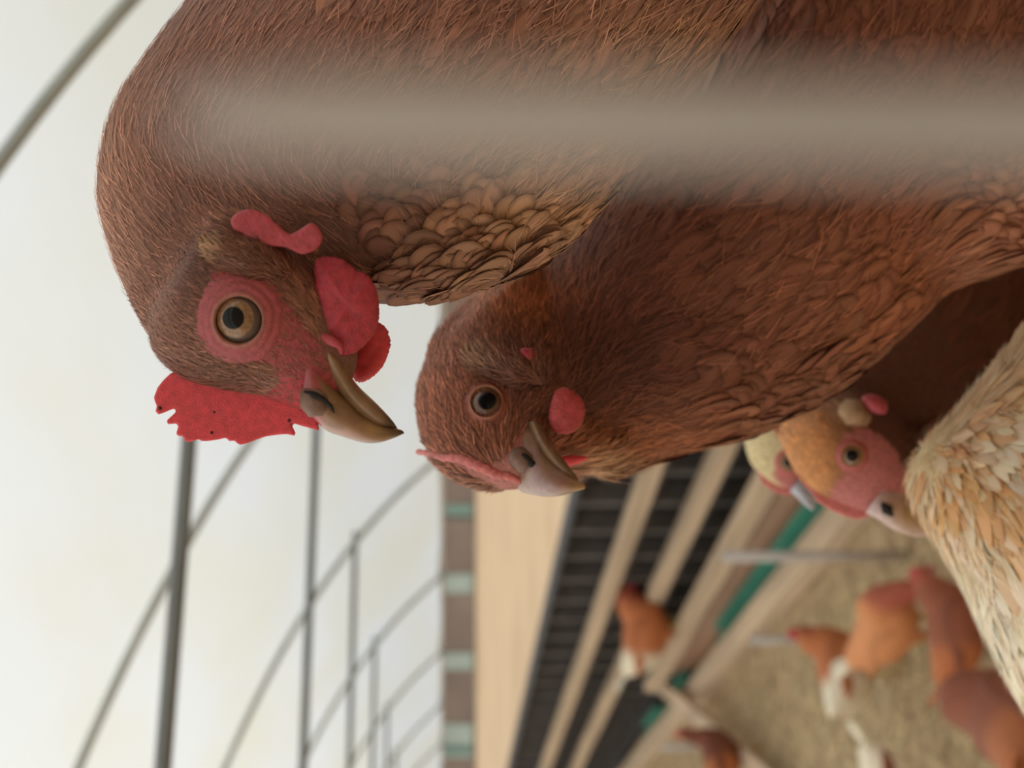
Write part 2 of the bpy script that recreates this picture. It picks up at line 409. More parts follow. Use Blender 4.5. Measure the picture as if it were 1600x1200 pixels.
# ------------------------------------------------------------------ the tunnel
XC = -0.7
prof = crom([(2.32, 1.60), (2.10, 1.83), (1.87, 2.02), (1.60, 2.20), (1.30, 2.36), (.90, 2.53), (.45, 2.68), (0, 2.785), (-.7, 2.86)], 4)
prof = np.vstack([prof, np.stack([2 * XC - prof[::-1][1:, 0], prof[::-1][1:, 1]], 1)])
Y0, Y1, SP = -1.4, 22.0, 2.0
V, f = box(-3.9, 2.5, Y0, Y1, -.12, 0.0); link('floor', mesh_np('floor', V, f, M_litter, smooth=False), label='straw litter floor of the poultry tunnel', kind='structure')
V, f = box(-120, 160, -120, 160, -.3, -.03); link('ground', mesh_np('ground', V, f, M_earth, smooth=False), label='dry sandy earth outside the open tunnel side', kind='structure')
ys = np.linspace(Y0, Y1, 48); q = prof + (prof - prof.mean(0)) * .006
rows = np.array([[(x, y, z + .012 - .012 * math.cos((y / SP) * 2 * math.pi) * -1) for x, z in q] for y in ys]); n, k = rows.shape[:2]
fi = np.array([(i * k + j, i * k + j + 1, (i + 1) * k + j + 1, (i + 1) * k + j) for i in range(n - 1) for j in range(k - 1)])
link('ceiling', mesh_np('ceiling', rows.reshape(-1, 3), fi, M_film), label='white polythene film stretched over the tunnel hoops', kind='structure')
# far gable of film, timber gable behind the camera, low timber side wall to the left
k = len(prof)
g = [(x, Y1, z) for x, z in prof] + [(prof[-1][0], Y1, 0), (prof[0][0], Y1, 0)]
link('wall_far', mesh_np('wall_far', g, [tuple(range(len(g)))], M_film, smooth=False), label='white film gable at the far tunnel end', kind='structure')
g0 = [(x, Y0, z) for x, z in prof] + [(prof[-1][0], Y0, 0), (prof[0][0], Y0, 0)]; g1 = [(x, y - .05, z) for x, y, z in g0]; k = len(g0)
link('wall_near', mesh_np('wall_near', g0 + g1, [tuple(range(k)), tuple(range(2 * k - 1, k - 1, -1))] + [(i, i + k, (i + 1) % k + k, (i + 1) % k) for i in range(k)], M_wood, smooth=False), label='timber gable wall at the near tunnel end', kind='structure')
V, f = box(-3.78, -3.72, Y0, Y1, 0, .6); link('wall_left', mesh_np('wall_left', V, f, M_wood, smooth=False), label='low timber side wall under the open tunnel side', kind='structure')
V, f = pipe([(2.335, Y0, 1.595), (2.335, 10, 1.595), (2.335, Y1, 1.595)], .014); link('trim_1', mesh_np('trim_1', V, f, M_pipe), label='pale rail along the lower film hem', kind='structure')
# hoops and their tie bars
def circ(path, r, m_): V, f = pipe(path, r); return mesh_np('pipe', V, f, m_)
hoop_me = circ([(x, 0, z - .02) for x, z in prof], .014, M_hoop)
legs_r = circ([(2.32, 0, 1.6), (2.32, 0, .8), (2.32, 0, 0)], .016, M_steel)
legs_l = circ([(2 * XC - 2.32, 0, 1.6), (2 * XC - 2.32, 0, .8), (2 * XC - 2.32, 0, 0)], .016, M_steel)
tz = 1.99; tx = np.interp(-tz, -prof[:30, 1], prof[:30, 0])
tie_me = circ([(1.93, 0, tz), (XC, 0, tz), (2 * XC - 1.93, 0, tz)], .0125, M_steel)
for i in range(0, 11):
    h = empty('tunnel_hoop', (0, SP * i, 0), 'grey steel hoop arching under the white film with a straight tie bar', 'hoop', 'steel hoops of the poultry tunnel')
    for nm, me in (('arch', hoop_me), ('tie_bar', tie_me), ('post', legs_l)) + ((('post', legs_r),) if i < 2 else ()):
        o = link(nm, me, loc=(0, 0, 0)); o.parent = h

# nest boxes along the open right side, run slightly aslant of the tunnel
UW, UN = .375, 4
ZT, DEP = 1.0, .12
SK = math.radians(2.1); PIV = np.array([2.17, 2.6, 0]); SD = np.array([-math.sin(SK), math.cos(SK), 0]); SN = np.array([-math.cos(SK), -math.sin(SK), 0])
def along(y, off, z): return PIV + SD * (y - 2.6) + SN * off + np.array([0, 0, z])
def bank():
    parts = []; W = UW * UN - .004
    parts.append(('back_panel', box(DEP - .012, DEP, 0, W, 0, ZT), M_dark))
    for i in range(UN + 1):
        y = i * W / UN; parts.append(('divider', box(0, DEP - .012, max(0, y - .016), min(W, y + .016), 0, ZT - .02), M_grey))
    parts.append(('top_board', box(-.01, DEP, 0, W, ZT - .02, ZT), M_dark))
    for z in (.34, .62):
        for i in range(UN): parts.append(('shelf', box(0, DEP - .012, i * W / UN + .016, (i + 1) * W / UN - .016, z, z + .025), M_dark))
    for i in range(UN):
        for z in (.02, .365, .645): parts.append(('lip', box(0, .02, i * W / UN + .016, (i + 1) * W / UN - .016, z, z + .10), M_dark))
    return [(n_, mesh_np(n_, v, f_, m_, smooth=False)) for n_, (v, f_), m_ in parts]
bparts = bank()
for i in range(9):
    r = empty('nest_box_bank', tuple(PIV + SD * i * UW * UN), 'black three tier nest box bank under the open film side', 'nest box', 'black nest box banks along the open side')
    r.rotation_euler.z = SK
    for n_, me in bparts:
        o = link(n_, me, loc=(0, 0, 0)); o.parent = r
def board(name, a, b, w, h, m_, label, cat, group=None):
    V, f = beam(a, b, w, h); me = mesh_np(name, V, f, m_, smooth=False)
    bm = bmesh.new(); bm.from_mesh(me); bmesh.ops.bevel(bm, geom=bm.edges[:], offset=min(w, h) * .08, segments=1, affect='EDGES'); bm.to_mesh(me); bm.free()
    return link(name, me, label=label, cat=cat, group=group)
board('perch_rail', along(2.6, .045, .715), along(16, .045, .715), .07, .085, M_wood, 'long timber rail in front of the upper nest boxes', 'rail')
board('perch_rail', along(2.6, .05, .45), along(16, .05, .45), .08, .085, M_wood, 'long timber rail across the middle of the nest boxes', 'rail')
board('step_rail', along(3.4, .19, .29), along(8.7, .19, .27), .06, .10, M_wood, 'short timber rail ending beside the crossing plank', 'rail')
board('skirting_board', along(3.4, .09, .07), along(8.7, .09, .07), .03, .14, M_brd, 'pinkish timber board on edge behind the teal troughs', 'board')
board('kerb_board', (1.66, 2.6, .05), (1.66, 12.5, .05), .13, .10, M_wood, 'wide timber kerb lying on the straw beside the teal troughs', 'board')
board('loose_plank', (1.84, 8.95, .185), (.80, 6.30, .06), .10, .045, M_wood, 'grey plank lying slantwise across the timber kerb', 'plank')
tr_i = 0
for a, b, lab in ((4.6, 7.5, 'long teal plastic trough beside the short timber rail'), (8.6, 9.4, 'short teal plastic trough beyond the crossing plank'), (9.8, 10.5, 'teal plastic trough farthest along the nest boxes')):
    c0 = np.array([(1.88, a, .0), (2.0, a, .0)]); t = .012; prf = [(-.035, 0), (.035, 0), (.05, .09), (.04, .09), (.027, .012), (-.027, .012), (-.04, .09), (-.05, .09)]
    V = [(1.80 + u, yy, w) for yy in (a, b) for u, w in prf]; k = len(prf)
    f = [tuple(range(k)), tuple(range(2 * k - 1, k - 1, -1))] + [(i, (i + 1) % k, (i + 1) % k + k, i + k) for i in range(k)]
    link('feed_trough', mesh_np('feed_trough', V, f, M_teal, smooth=False), label=lab, cat='trough', group='teal troughs')
for (X, Y, top, lab) in ((1.35, 4.49, .64, 'pale pipe post standing nearest the foreground hens'), (1.34, 5.67, .30, 'short pale pipe stub behind the pair of pecking hens'), (1.26, 7.9, .36, 'pale pipe post near the crossing plank')):
    V, f = pipe([(X, Y, 0), (X, Y, top * .5), (X, Y, top)], .019, 12); r = link('pipe_post', mesh_np('pipe_post', V, f, M_pipe), label=lab, cat='post', group='pipe posts in the litter')

# straw on the floor
ns = 14000
p = np.stack([rng.uniform(-.6, 1.42, ns), rng.uniform(3.0, 12, ns), rng.uniform(.002, .02, ns)], 1)
a = rng.uniform(0, math.pi, ns); fl = np.stack([np.cos(a), np.sin(a), np.zeros(ns)], 1); nn = np.tile([0, 0, 1.], (ns, 1))
cs = vary(np.tile(np.array(lin(206, 184, 138)), (ns, 1)), .3)
v, fc, u, c = feathers(p, nn, fl, rng.uniform(.05, .16, ns), rng.uniform(.004, .009, ns), cs, .04, .03, 'strand')
link('loose_straw', mesh_np('loose_straw', v, fc, FM_hair, u, c), label='pale straw stalks strewn over the litter floor', cat='straw', kind='stuff')

# far farm building seen through the open side
def far_shed():
    D = 66.0
    a = P(640, -300, D); b = P(640, 1420, D); a[2] = b[2] = 0
    t = (b - a) / np.linalg.norm(b - a); nrm = np.cross(t, [0, 0, 1.]); nrm *= np.sign(nrm @ F); Lt = np.linalg.norm(b - a)
    r = empty('farm_shed', tuple((a + b) / 2), 'long grey brown farm shed far across the yard', 'building')
    def part(nm, s0, s1, o0, o1, z0, z1, m_):
        V, f = box(s0, s1, o0, o1, z0, z1); W = a + np.outer(V[:, 0], t) + np.outer(V[:, 1], nrm); W[:, 2] = V[:, 2]
        return link(nm, mesh_np(nm, W, f, m_, smooth=False), r)
    M_shed = mat('shed_cladding', lin(136, 122, 112), rough=.85, noise=.15, scale=.5)
    M_shteal = mat('dusty_teal_panel', lin(128, 158, 148), rough=.8, noise=.1, scale=1)
    part('cladding', 0, Lt, 0, 8, 0, 3.2, M_shed)
    part('roof', -.5, Lt + .5, -.6, 8.6, 3.2, 3.6, M_grey)
    part('gutter', 0, Lt, -.3, -.05, 2.95, 3.18, M_grey)
    for yy, w, m_ in ((800, .7, M_shteal), (820, .9, M_shed), (912, .9, M_paleteal), (1034, .8, M_paleteal), (1158, 1.6, M_paleteal), (1172, .5, M_shteal), (560, .8, M_paleteal), (650, .8, M_paleteal)):
        s = (P(640, yy, D) - a) @ t; part('door', s - w / 2, s + w / 2, -.06, .02, .1, 2.2, m_)
far_shed()

# ------------------------------------------------------------------ hens in the foreground
def root(name, D, x, y, z, label, group='brown hens crowding the perches'):
    p = P(x, y, D); p[2] = z
    return empty(name, tuple(p), label, 'hen', group)
def hen_body(lofts, voxel, colfn, parent, it=6):
    me = remesh([l for l, _ in lofts], voxel, it)
    v = verts(me); x, y, d = proj(v); set_col(me, colfn(x, y, d)); me.materials.append(M_body)
    o = link('body', me, parent); return me
def eye(sk, x, y, R, r_open, parent, iris_r, pupil_r, lid=None, off=(0, 0), iris_m=None, lid_cols=None, r_out=2.4, elong=1.0, ripples=4):
    p, n = sk.hit(x, y); n = n * .75 + (EYE - p) / np.linalg.norm(EYE - p) * .25; n /= np.linalg.norm(n)
    c = p - n * (R * .62)
    e = link('eye', mesh_np('eye', *sphere_cap(c, n, R, 1.5), M_ball), parent)
    dpx = FPX / np.dot(p - EYE, F)
    n2 = n + (P(x + off[0], y + off[1], np.dot(p - EYE, F)) - P(x, y, np.dot(p - EYE, F))) / R; n2 /= np.linalg.norm(n2)
    link('iris', mesh_np('iris', *sphere_cap(c, n2, R * 1.006, math.asin(min(.98, iris_r / R))), iris_m or M_iris), e)
    link('pupil', mesh_np('pupil', *sphere_cap(c, n2, R * 1.014, math.asin(min(.98, pupil_r / R))), M_pupil), e)
    # eyelid: concentric skin folds laid over the face
    K = 56; ringr = np.linspace(0, 1, 22); rows = []; cc = []
    inn, outc = lid_cols
    for s in ringr:
        rr = r_open + (r_out * r_open - r_open) * s
        for j in range(K):
            a = 2 * math.pi * j / K
            px, py = x + math.cos(a) * rr * dpx * elong, y + math.sin(a) * rr * dpx
            h, hn = sk.hit(px, py)
            if h is None: h, hn = p, n
            up = r_open * (.30 * (1 - s) ** 1.5 + .028 * math.sin(s * ripples * 6.28 + 1.2 * math.sin(2 * a + 1) + .6 * math.sin(5 * a)) * (1 - s) ** .5 + .03 * math.sin(7 * a + s * 9) * s * (1 - s)) - .0012 * s ** 4 + .0002
            if s == 0: up -= r_open * .25
            rows.append(h + n * up)
            k = min(1, s * 5); cc.append(np.array(inn) * (1 - k) + np.array(outc) * k * (1 + .09 * math.sin(s * ripples * 6.28 + 1 + 1.2 * math.sin(2 * a + 1) + .6 * math.sin(5 * a))))
    fcs = np.array([(i * K + j, i * K + (j + 1) % K, (i + 1) * K + (j + 1) % K, (i + 1) * K + j) for i in range(len(ringr) - 1) for j in range(K)])
    link('eyelid', mesh_np('eyelid', np.array(rows), fcs, M_lid, None, np.array(cc)), parent)
    return p, n
def beak(parent, upper, lower, cu, cl):
    """upper/lower: loft sections; cu/cl colour functions of (x,y)"""
    for nm, s_, cf, sk in (('upper_beak', upper, cu, -.35), ('lower_beak', lower, cl, .2)):
        (V, f), _ = loft(s_, 5, 24, skew=sk, cap=.15); x, y, d = proj(V)
        link(nm, mesh_np(nm, V, f, M_beak, None, cf(x, y)), parent)
def legs(parent, x, y, d, ztop, zfoot, n=2, spread=.035):
    for s in (-1, 1)[:n]:
        c = P(x, y, d); c = c + _fh * s * spread; top = np.array([c[0], c[1], ztop]); bot = np.array([c[0], c[1], zfoot + .011])
        parts = [pipe([top, top * .45 + bot * .55, bot + (0, 0, .01), bot], [.012, .0075, .006, .007])]
        for a in (-.5, 0, .5, math.pi):
            dv = -RT * math.cos(a) + _fh * math.sin(a); L = .045 if a < 3 else .02
            parts.append(pipe([bot, bot + dv * L * .6 + (0, 0, -.002), bot + dv * L + (0, 0, -.006)], [.006, .005, .003], 6))
        link('leg', mesh_np('leg', *join(parts), M_leg), parent)
BR = np.array(lin(150, 106, 90)); BRD = np.array(lin(104, 70, 62)); BRL = np.array(lin(198, 146, 120)); TAN = np.array(lin(204, 164, 128))
PINK = np.array(lin(170, 84, 90)); REDF = np.array(lin(186, 58, 70)); FUZZ = np.array(lin(134, 92, 78))
def mixc(a, b, w): w = np.clip(w, 0, 1)[:, None]; return a * (1 - w) + b * w

# ===== hen one: profile head with the serrated comb
Z1 = 1.31
h1 = root('hen', .40, 900, -500, Z1, 'brown hen with a tall serrated red comb and big red wattles')
D1 = .352
head1 = loft([(232, 505, 330, 352, D1 + .004, .013), (244, 552, 345, 352, D1, .0155), (285, 588, 400, 366, D1 - .001, .017), (340, 606, 470, 400, D1 - .001, .0168), (400, 618, 528, 462, D1, .0140), (455, 640, 556, 525, D1, .0105), (500, 652, 560, 562, D1, .0075)], 4)
neck1 = loft([(268, 575, 400, 430, D1 + .010, .012), (212, 488, 470, 430, D1 + .016, .018), (176, 405, 560, 452, D1 + .024, .026), (150, 300, 680, 466, D1 + .030, .033), (170, 182, 800, 434, D1 + .036, .040), (222, 92, 915, 346, D1 + .042, .046), (292, 0, 1035, 192, D1 + .046, .051), (380, -110, 1180, 0, D1 + .049, .055), (490, -260, 1340, -235, D1 + .050, .060),
              (600, -520, 1530, -480, D1 + .050, .066), (640, -850, 1640, -800, D1 + .050, .066), (600, -1200, 1560, -1150, D1 + .050, .055), (480, -1500, 1200, -1480, D1 + .050, .035), (300, -1800, 560, -1780, D1 + .050, .012)], 4)
skin1 = [(200 + a / 2.727, 280 + b / 2.727) for a, b in ((352, 402), (440, 388), (560, 400), (640, 440), (700, 520), (745, 600), (790, 640), (820, 720), (860, 800), (900, 900), (860, 1075), (700, 1050), (560, 930), (640, 880), (620, 800), (480, 770), (400, 700), (348, 610), (338, 500))]
def hc1(p):
    x, y, d = proj(p); c = np.tile(BR, (len(x), 1))
    c = mixc(c, np.tile(BRD, (len(x), 1)), .75 * blob(x, y, 560, 380, 180, 130) + .8 * blob(x, y, 300, 440, 60, 140))
    c = mixc(c, np.tile(BRL, (len(x), 1)), .55 * blob(x, y, 150, 330, 70, 260) + .4 * blob(x, y, 240, 540, 60, 60))
    c = mixc(c, np.tile(TAN, (len(x), 1)), .6 * blob(x, y, 840, 360, 120, 120) + .45 * blob(x, y, 1060, 120, 200, 90))
    return c
def col1(x, y, d):
    c = hc1(P(x, y, d)) * .8
    w = inpoly(x, y, skin1).astype(float)
    c = mixc(c, PINK * np.array([.95, .8, .85]), w)
    c = mixc(c, np.tile(REDF, (len(x), 1)), w * (blob(x, y, 480, 630, 60, 40) + .5 * blob(x, y, 340, 440, 30, 40)))
    return c
me1 = hen_body([head1, neck1], .0016, col1, h1, 4)
sp_head = head1[1][::-1]; sp1 = np.vstack([sp_head[:-6], neck1[1][6:]])
sk1 = Skin(me1, [sp_head, neck1[1][4:]], .014)
# plumage
def region(p):
    x, y, d = proj(p); return x, y
inhead = lambda x, y: inpoly(x, y, [(205, 470), (300, 330), (420, 330), (520, 400), (620, 560), (520, 700), (240, 600)])
def den(kind):
    def f_(p, n):
        x, y, d = proj(p); fc = facing(p, n); hd = inhead(x, y) & (d < D1 + .012); sk = inpoly(x, y, skin1) & (d < D1 + .010)
        vis = np.where(inframe(p) & (fc > -.35), 1.0, .2)
        br = np.clip((x - 560 + (300 - y) * .25) / 120, 0, 1)
        if kind == 'head': return np.where(hd & ~sk, 1.0, 0.0) * np.where(fc > -.3, 1, .3) * (x < 500) * (x > 0)
        if kind == 'hackle': return np.where(hd, 0.02, 1.0) * vis * (1 - br) * (1 - sk)
        return np.where(hd, 0, 1.0) * vis * br
    return f_
sets = []
p, n = sk1.sample(8500, den('hackle')); x, y, d = proj(p); g = np.clip(np.hypot(x - 330, y - 480) / 420, .3, 1.3)
sets.append(feathers(p, n, sk1.flow(p, n), .0080 * g * rng.uniform(.7, 1.3, len(p)), .0036 * g, vary(hc1(p), .13), .09, .08, 'hackle', .11))
link_f = feather_object('hackle_feathers', sets, FM_brown, h1)
p, n = sk1.sample(12000, den('breast')); g = rng.uniform(.8, 1.2, len(p)) * np.where(inframe(p), 1, 1.7)
feather_object('breast_feathers', [feathers(p, n, sk1.flow(p, n), .0130 * g, .0088 * g, vary(fleck(hc1(p), .25, 1.3), .11), .038, .016, 'round', .14, .0003)], FM_scal, h1)
p, n = sk1.sample(16000, den('head')); x, y, d = proj(p); hcol = mixc(np.tile(BR, (len(p), 1)), np.tile(FUZZ, (len(p), 1)), blob(x, y, 430, 400, 130, 60)); hcol = mixc(hcol, np.tile(BRD, (len(p), 1)), .8 * blob(x, y, 310, 430, 45, 80) + .5 * blob(x, y, 360, 590, 90, 40))
s_h = feathers(p, n, sk1.flow(p, n), rng.uniform(.002, .0045, len(p)), .00042, vary(fleck(hcol, .2, 1.6), .24), .2, .12, 'strand', .25, 0)
p, n = sk1.sample(4500, lambda p, n: den('hackle')(p, n) * inframe(p)); s_n = feathers(p, n, sk1.flow(p, n), rng.uniform(.004, .009, len(p)), .00024, vary(hc1(p) * 1.35, .3), .10, .08, 'strand', .2, -.0003)
p, n = sk1.sample(4500, lambda p, n: den('breast')(p, n) * inframe(p)); s_b = feathers(p, n, sk1.flow(p, n), rng.uniform(.005, .010, len(p)), .0003, vary(hc1(p) * 1.2, .3), .16, .10, 'strand', .3, -.0006)
p, n = sk1.sample(1000, lambda p, n: (inpoly(*proj(p)[:2], skin1) & (facing(p, n) > 0) & (proj(p)[2] < D1 + .004)) * 1.0); x, y, d = proj(p); k = np.hypot(x - 374, y - 500) > 62
p, n = p[k], n[k]; s_f = feathers(p, n, sk1.flow(p, n), rng.uniform(.0008, .0022, len(p)), .00022, vary(np.tile(BR * .9, (len(p), 1)), .3), .3, .1, 'strand', .35, 0)
feather_object('fine_plumes', [s_h, s_n, s_b, s_f], FM_hair, h1)
# comb, wattles, lobes
comb1 = [(230 + a / 5.926, 560 + b / 5.926) for a, b in ((215, 140), (150, 200), (95, 270), (62, 360), (70, 400), (90, 440), (75, 490), (105, 520), (150, 505), (230, 470), (338, 442), (305, 465), (240, 520), (180, 575), (188, 610), (240, 606), (305, 598), (285, 640), (266, 700), (295, 722), (348, 712), (342, 760), (375, 776), (420, 766), (472, 745), (500, 765), (560, 766), (640, 755), (740, 733), (755, 766), (800, 762), (832, 750), (828, 785), (860, 801), (920, 790), (1000, 755), (1090, 725), (1180, 710), (1290, 700), (1365, 717), (1374, 690), (1345, 630), (1310, 582), (1420, 622), (1590, 668), (1560, 480), (1300, 240), (1000, 230), (850, 250), (700, 210), (500, 130), (350, 90))]
me = extrude_px(comb1, D1 - .001, .0021, .00042, 1); me.materials.append(M_comb); link('comb', me, h1)
for x_, y_, r_ in ((250, 638, .0006), (335, 644, .0004), (331, 676, .0005), (452, 657, .0005)):
    link('scab', mesh_np('scab', *sphere_cap(P(x_, y_, D1 - .0029), -F, r_, 1.8, 10, 4), M_scab), h1)
def c1(*q): return [(200 + a / 2.727, 280 + b / 2.727) for a, b in q]
w1 = c1((800, 345), (860, 330), (920, 345), (970, 385), (1020, 410), (1055, 460), (1068, 520), (1070, 590), (1055, 650), (1020, 695), (965, 742), (905, 748), (860, 700), (830, 640), (812, 560), (798, 450))
link('wattle', mesh_np('wattle', *pillow(w1, D1 - .008, .0032, .0005, tilt=(.00002, 0), n=8, serr=.5), M_skin), h1)
w2 = c1((1040, 610), (1075, 614), (1104, 640), (1118, 690), (1110, 745), (1080, 805), (1030, 852), (985, 866), (955, 840), (950, 760), (980, 670))
link('wattle', mesh_np('wattle', *pillow(w2, D1 + .009, .0026, .0004, n=10, serr=.7), M_comb), h1)
l1 = c1((440, 165), (490, 132), (540, 130), (600, 160), (650, 205), (690, 235), (730, 215), (780, 185), (815, 210), (830, 255), (800, 300), (740, 320), (670, 290), (600, 285), (540, 265), (490, 235), (450, 215))
p, n = sk1.hit(380, 365); dl = np.dot(p - EYE, F)
me = extrude_px(smooth_closed(l1, 4), D1 - .0135, .0030, .0006, 5); me.materials.append(M_lobe); link('ear_lobe', me, h1)
fold = pipe(crom([P(*q, D1 - dd) for q, dd in zip(c1((800, 600), (830, 665), (868, 690), (900, 712), (908, 745)), (.0095, .0108, .0118, .0118, .0105))], 4), np.concatenate([np.linspace(.0004, .0013, 8), np.linspace(.0013, .0004, 9)]), 10)
link('mouth_fold', mesh_np('mouth_fold', *fold, M_lobe), h1)
# ear tuft
te = pipe([P(*q, dd) for q, dd in zip(c1((350, 290), (380, 298), (450, 315), (550, 350), (680, 420)), (D1 - .0125, D1 - .0135, D1 - .0135, D1 - .0130, D1 - .009))], [.0022, .0040, .0052, .0056, .004], 16)
me = remesh([te], .0008, 4); set_col(me, FUZZ * .8); me.materials.append(M_body); link('ear_tuft', me, h1)
tk = Skin(me, [np.array([P(*q, D1 - .014) for q in c1((820, 520), (600, 400), (345, 285))])], .02)
p, n = tk.sample(3800, lambda p, n: np.ones(len(p))); tx_, ty_, _ = proj(p)
feather_object('ear_tuft_plumes', [feathers(p, n, tk.flow(p, n), rng.uniform(.002, .005, len(p)), .0004, vary(mixc(np.tile(FUZZ, (len(p), 1)), np.tile(TAN * .9, (len(p), 1)), blob(tx_, ty_, 325, 385, 30, 30)), .3), .2, .1, 'strand', .25, 0)], FM_hair, h1)
# eye
eye(sk1, 374, 500, .0068, .0056, h1, .0047, .0027, off=(-8, -4), lid_cols=(lin(168, 122, 104), tuple(PINK)), r_out=2.4)
# beak
HORN = np.array(lin(146, 116, 88)); HORN_P = np.array(lin(176, 132, 122)); HORN_D = np.array(lin(78, 60, 46)); HORN_Y = np.array(lin(180, 148, 102))
def cu1(x, y):
    c = np.tile(HORN, (len(x), 1)); c = mixc(c, np.tile(HORN_P, (len(x), 1)), blob(x, y, 530, 690, 50, 26) + .8 * blob(x, y, 495, 540, 14, 50)); c = mixc(c, np.tile(HORN_Y, (len(x), 1)), .8 * blob(x, y, 585, 668, 26, 14))
    c = mixc(c, np.tile(PINK * 1.05, (len(x), 1)), (507 + (y - 600) * .06 - x) / 12)
    c = mixc(c, np.tile(np.array(lin(190, 140, 116)), (len(x), 1)), .8 * np.exp(-((x - 490 - np.maximum(0, y - 500) * .22) / 6) ** 2) * (y < 590))
    return mixc(c, np.tile(HORN_D, (len(x), 1)), blob(x, y, 632, 676, 26, 14) + .3 * blob(x, y, 570, 640, 10, 10))
def cl1(x, y): return mixc(np.tile(HORN * 1.0, (len(x), 1)), np.tile(HORN_D, (len(x), 1)), .9 * blob(x, y, 612, 664, 16, 12))
beak(h1, [(470, 640, 488, 500, D1 - .002, .0095), (490, 656, 490, 520, D1 - .002, .0103), (510, 673, 506, 565, D1 - .002, .0098), (534, 682, 524, 595, D1 - .002, .0085), (564, 691, 553, 630, D1 - .002, .0066), (590, 692, 580, 654, D1 - .002, .0048), (614, 685, 601, 664, D1 - .002, .003), (632, 677, 628, 672, D1 - .002, .0006)],
     [(486, 525, 514, 545, D1 - .002, .0080), (500, 568, 530, 556, D1 - .002, .0088), (516, 602, 544, 580, D1 - .002, .0080), (544, 638, 559, 602, D1 - .002, .0064), (572, 662, 590, 632, D1 - .002, .0047), (596, 670, 612, 656, D1 - .002, .0028), (619, 672, 621, 669, D1 - .001, .0006)], cu1, cl1)
op = pipe([P(*q, dd) for q, dd in zip(c1((745, 900), (775, 930), (810, 965), (850, 990)), (D1 - .0105, D1 - .0112, D1 - .0108, D1 - .0095))], [.0012, .0034, .0036, .0014], 14)
nf = link('nostril_flap', mesh_np('nostril_flap', *op, M_oper), h1)
no = pipe([P(*q, dd) for q, dd in zip(c1((752, 905), (790, 918), (830, 935), (866, 968), (878, 995)), (D1 - .0128, D1 - .0142, D1 - .0140, D1 - .0128, D1 - .0116))], [.0003, .0009, .0007, .0005, .0002], 10)
link('nostril', mesh_np('nostril', *no, M_nost), h1)
legs(h1, 1100, -700, D1 + .05, 1.50, Z1)

# ===== hen two: head turned toward the lens, small pink comb
Z2 = 1.24
h2 = root('hen', .52, 1300, -300, Z2, 'brown hen with a small low pink comb, between the tall-combed hen and the boxes')
D2 = .455
head2 = loft([(668, 560, 840, 420, D2 + .030, .018), (652, 610, 850, 500, D2 + .022, .021), (655, 660, 866, 570, D2 + .014, .0225), (672, 716, 872, 620, D2 + .006, .0215), (715, 752, 866, 660, D2 - .001, .019), (765, 765, 858, 690, D2 - .007, .015), (812, 766, 852, 712, D2 - .011, .010)], 4)
neck2 = loft([(662, 640, 860, 560, D2 + .022, .018), (670, 545, 912, 728, D2 + .028, .024), (706, 492, 968, 742, D2 + .042, .034), (772, 446, 1050, 712, D2 + .054, .042), (872, 374, 1164, 680, D2 + .063, .049), (930, 262, 1285, 622, D2 + .070, .054), (1030, 190, 1395, 534, D2 + .074, .058), (1085, 60, 1480, 455, D2 + .076, .061), (1120, -90, 1600, 395, D2 + .077, .064),
              (1130, -320, 1740, 170, D2 + .078, .066), (1120, -600, 1830, -150, D2 + .078, .066), (1080, -850, 1780, -550, D2 + .078, .058), (960, -1050, 1450, -1000, D2 + .078, .036), (800, -1250, 1000, -1280, D2 + .078, .012)], 4)
skin2 = [(760, 735), (800, 700), (826, 650), (845, 655), (850, 700), (830, 770), (800, 770), (740, 745), (665, 712), (655, 700), (700, 712)]
ORG = np.array(lin(172, 106, 70))
def hc2(p):
    x, y, d = proj(p); c = np.tile(np.array(lin(138, 88, 68)), (len(x), 1))
    c = mixc(c, np.tile(np.array(lin(88, 48, 40)), (len(x), 1)), .9 * blob(x, y, 960, 560, 130, 110) + .5 * blob(x, y, 960, 380, 160, 90))
    c = mixc(c, np.tile(ORG * 1.1, (len(x), 1)), .85 * blob(x, y, 790, 470, 110, 45) + .5 * blob(x, y, 1000, 700, 160, 40) + .5 * blob(x, y, 1400, 470, 140, 120))
    c = mixc(c, np.tile(TAN, (len(x), 1)), .8 * blob(x, y, 930, 735, 40, 28))
    c = mixc(c, np.tile(BRL * 1.2, (len(x), 1)), 1.0 * blob(x, y, 1580, 370, 75, 75))
    c = mixc(c, np.tile(np.array(lin(168, 104, 78)), (len(x), 1)), .8 * blob(x, y, 680, 620, 70, 110))
    return c
def col2(x, y, d):
    c = hc2(P(x, y, d)) * .8; return mixc(c, np.tile(np.array(lin(178, 116, 108)), (len(x), 1)), inpoly(x, y, skin2).astype(float))
throat2 = loft([(790, 712, 872, 640, D2 + .008, .013), (836, 738, 920, 664, D2 + .018, .017), (878, 752, 985, 690, D2 + .034, .023)], 4)
me2 = hen_body([head2, neck2, throat2], .0019, col2, h2, 4)
sk2 = Skin(me2, [head2[1][::-1], neck2[1][5:]], .022); sk2.bias = ((930, 690, 110, 90, 1, -.25, 3.0),)
def den2(kind):
    def f_(p, n):
        x, y, d = proj(p); fc = facing(p, n); hd = (np.hypot((x - 760) / 130, (y - 610) / 170) < 1) & (d < D2 + .03); sk = inpoly(x, y, skin2) & (d < D2 + .012)
        vis = np.where(inframe(p) & (fc > -.35), 1.0, .2); br = np.clip((x - 960 + (450 - y) * .1) / 120, 0, 1)
        if kind == 'head': return np.where(hd & ~sk, 1.0, 0.0) * np.where(fc > -.4, 1, .3)
        if kind == 'hackle': return np.where(hd, .03, 1.0) * vis * (1 - br) * (1 - sk)
        return np.where(hd, 0, 1.0) * vis * br
    return f_
p, n = sk2.sample(6500, den2('hackle')); x, y, d = proj(p); g = np.clip(np.hypot(x - 780, y - 640) / 300, .35, 1.2)
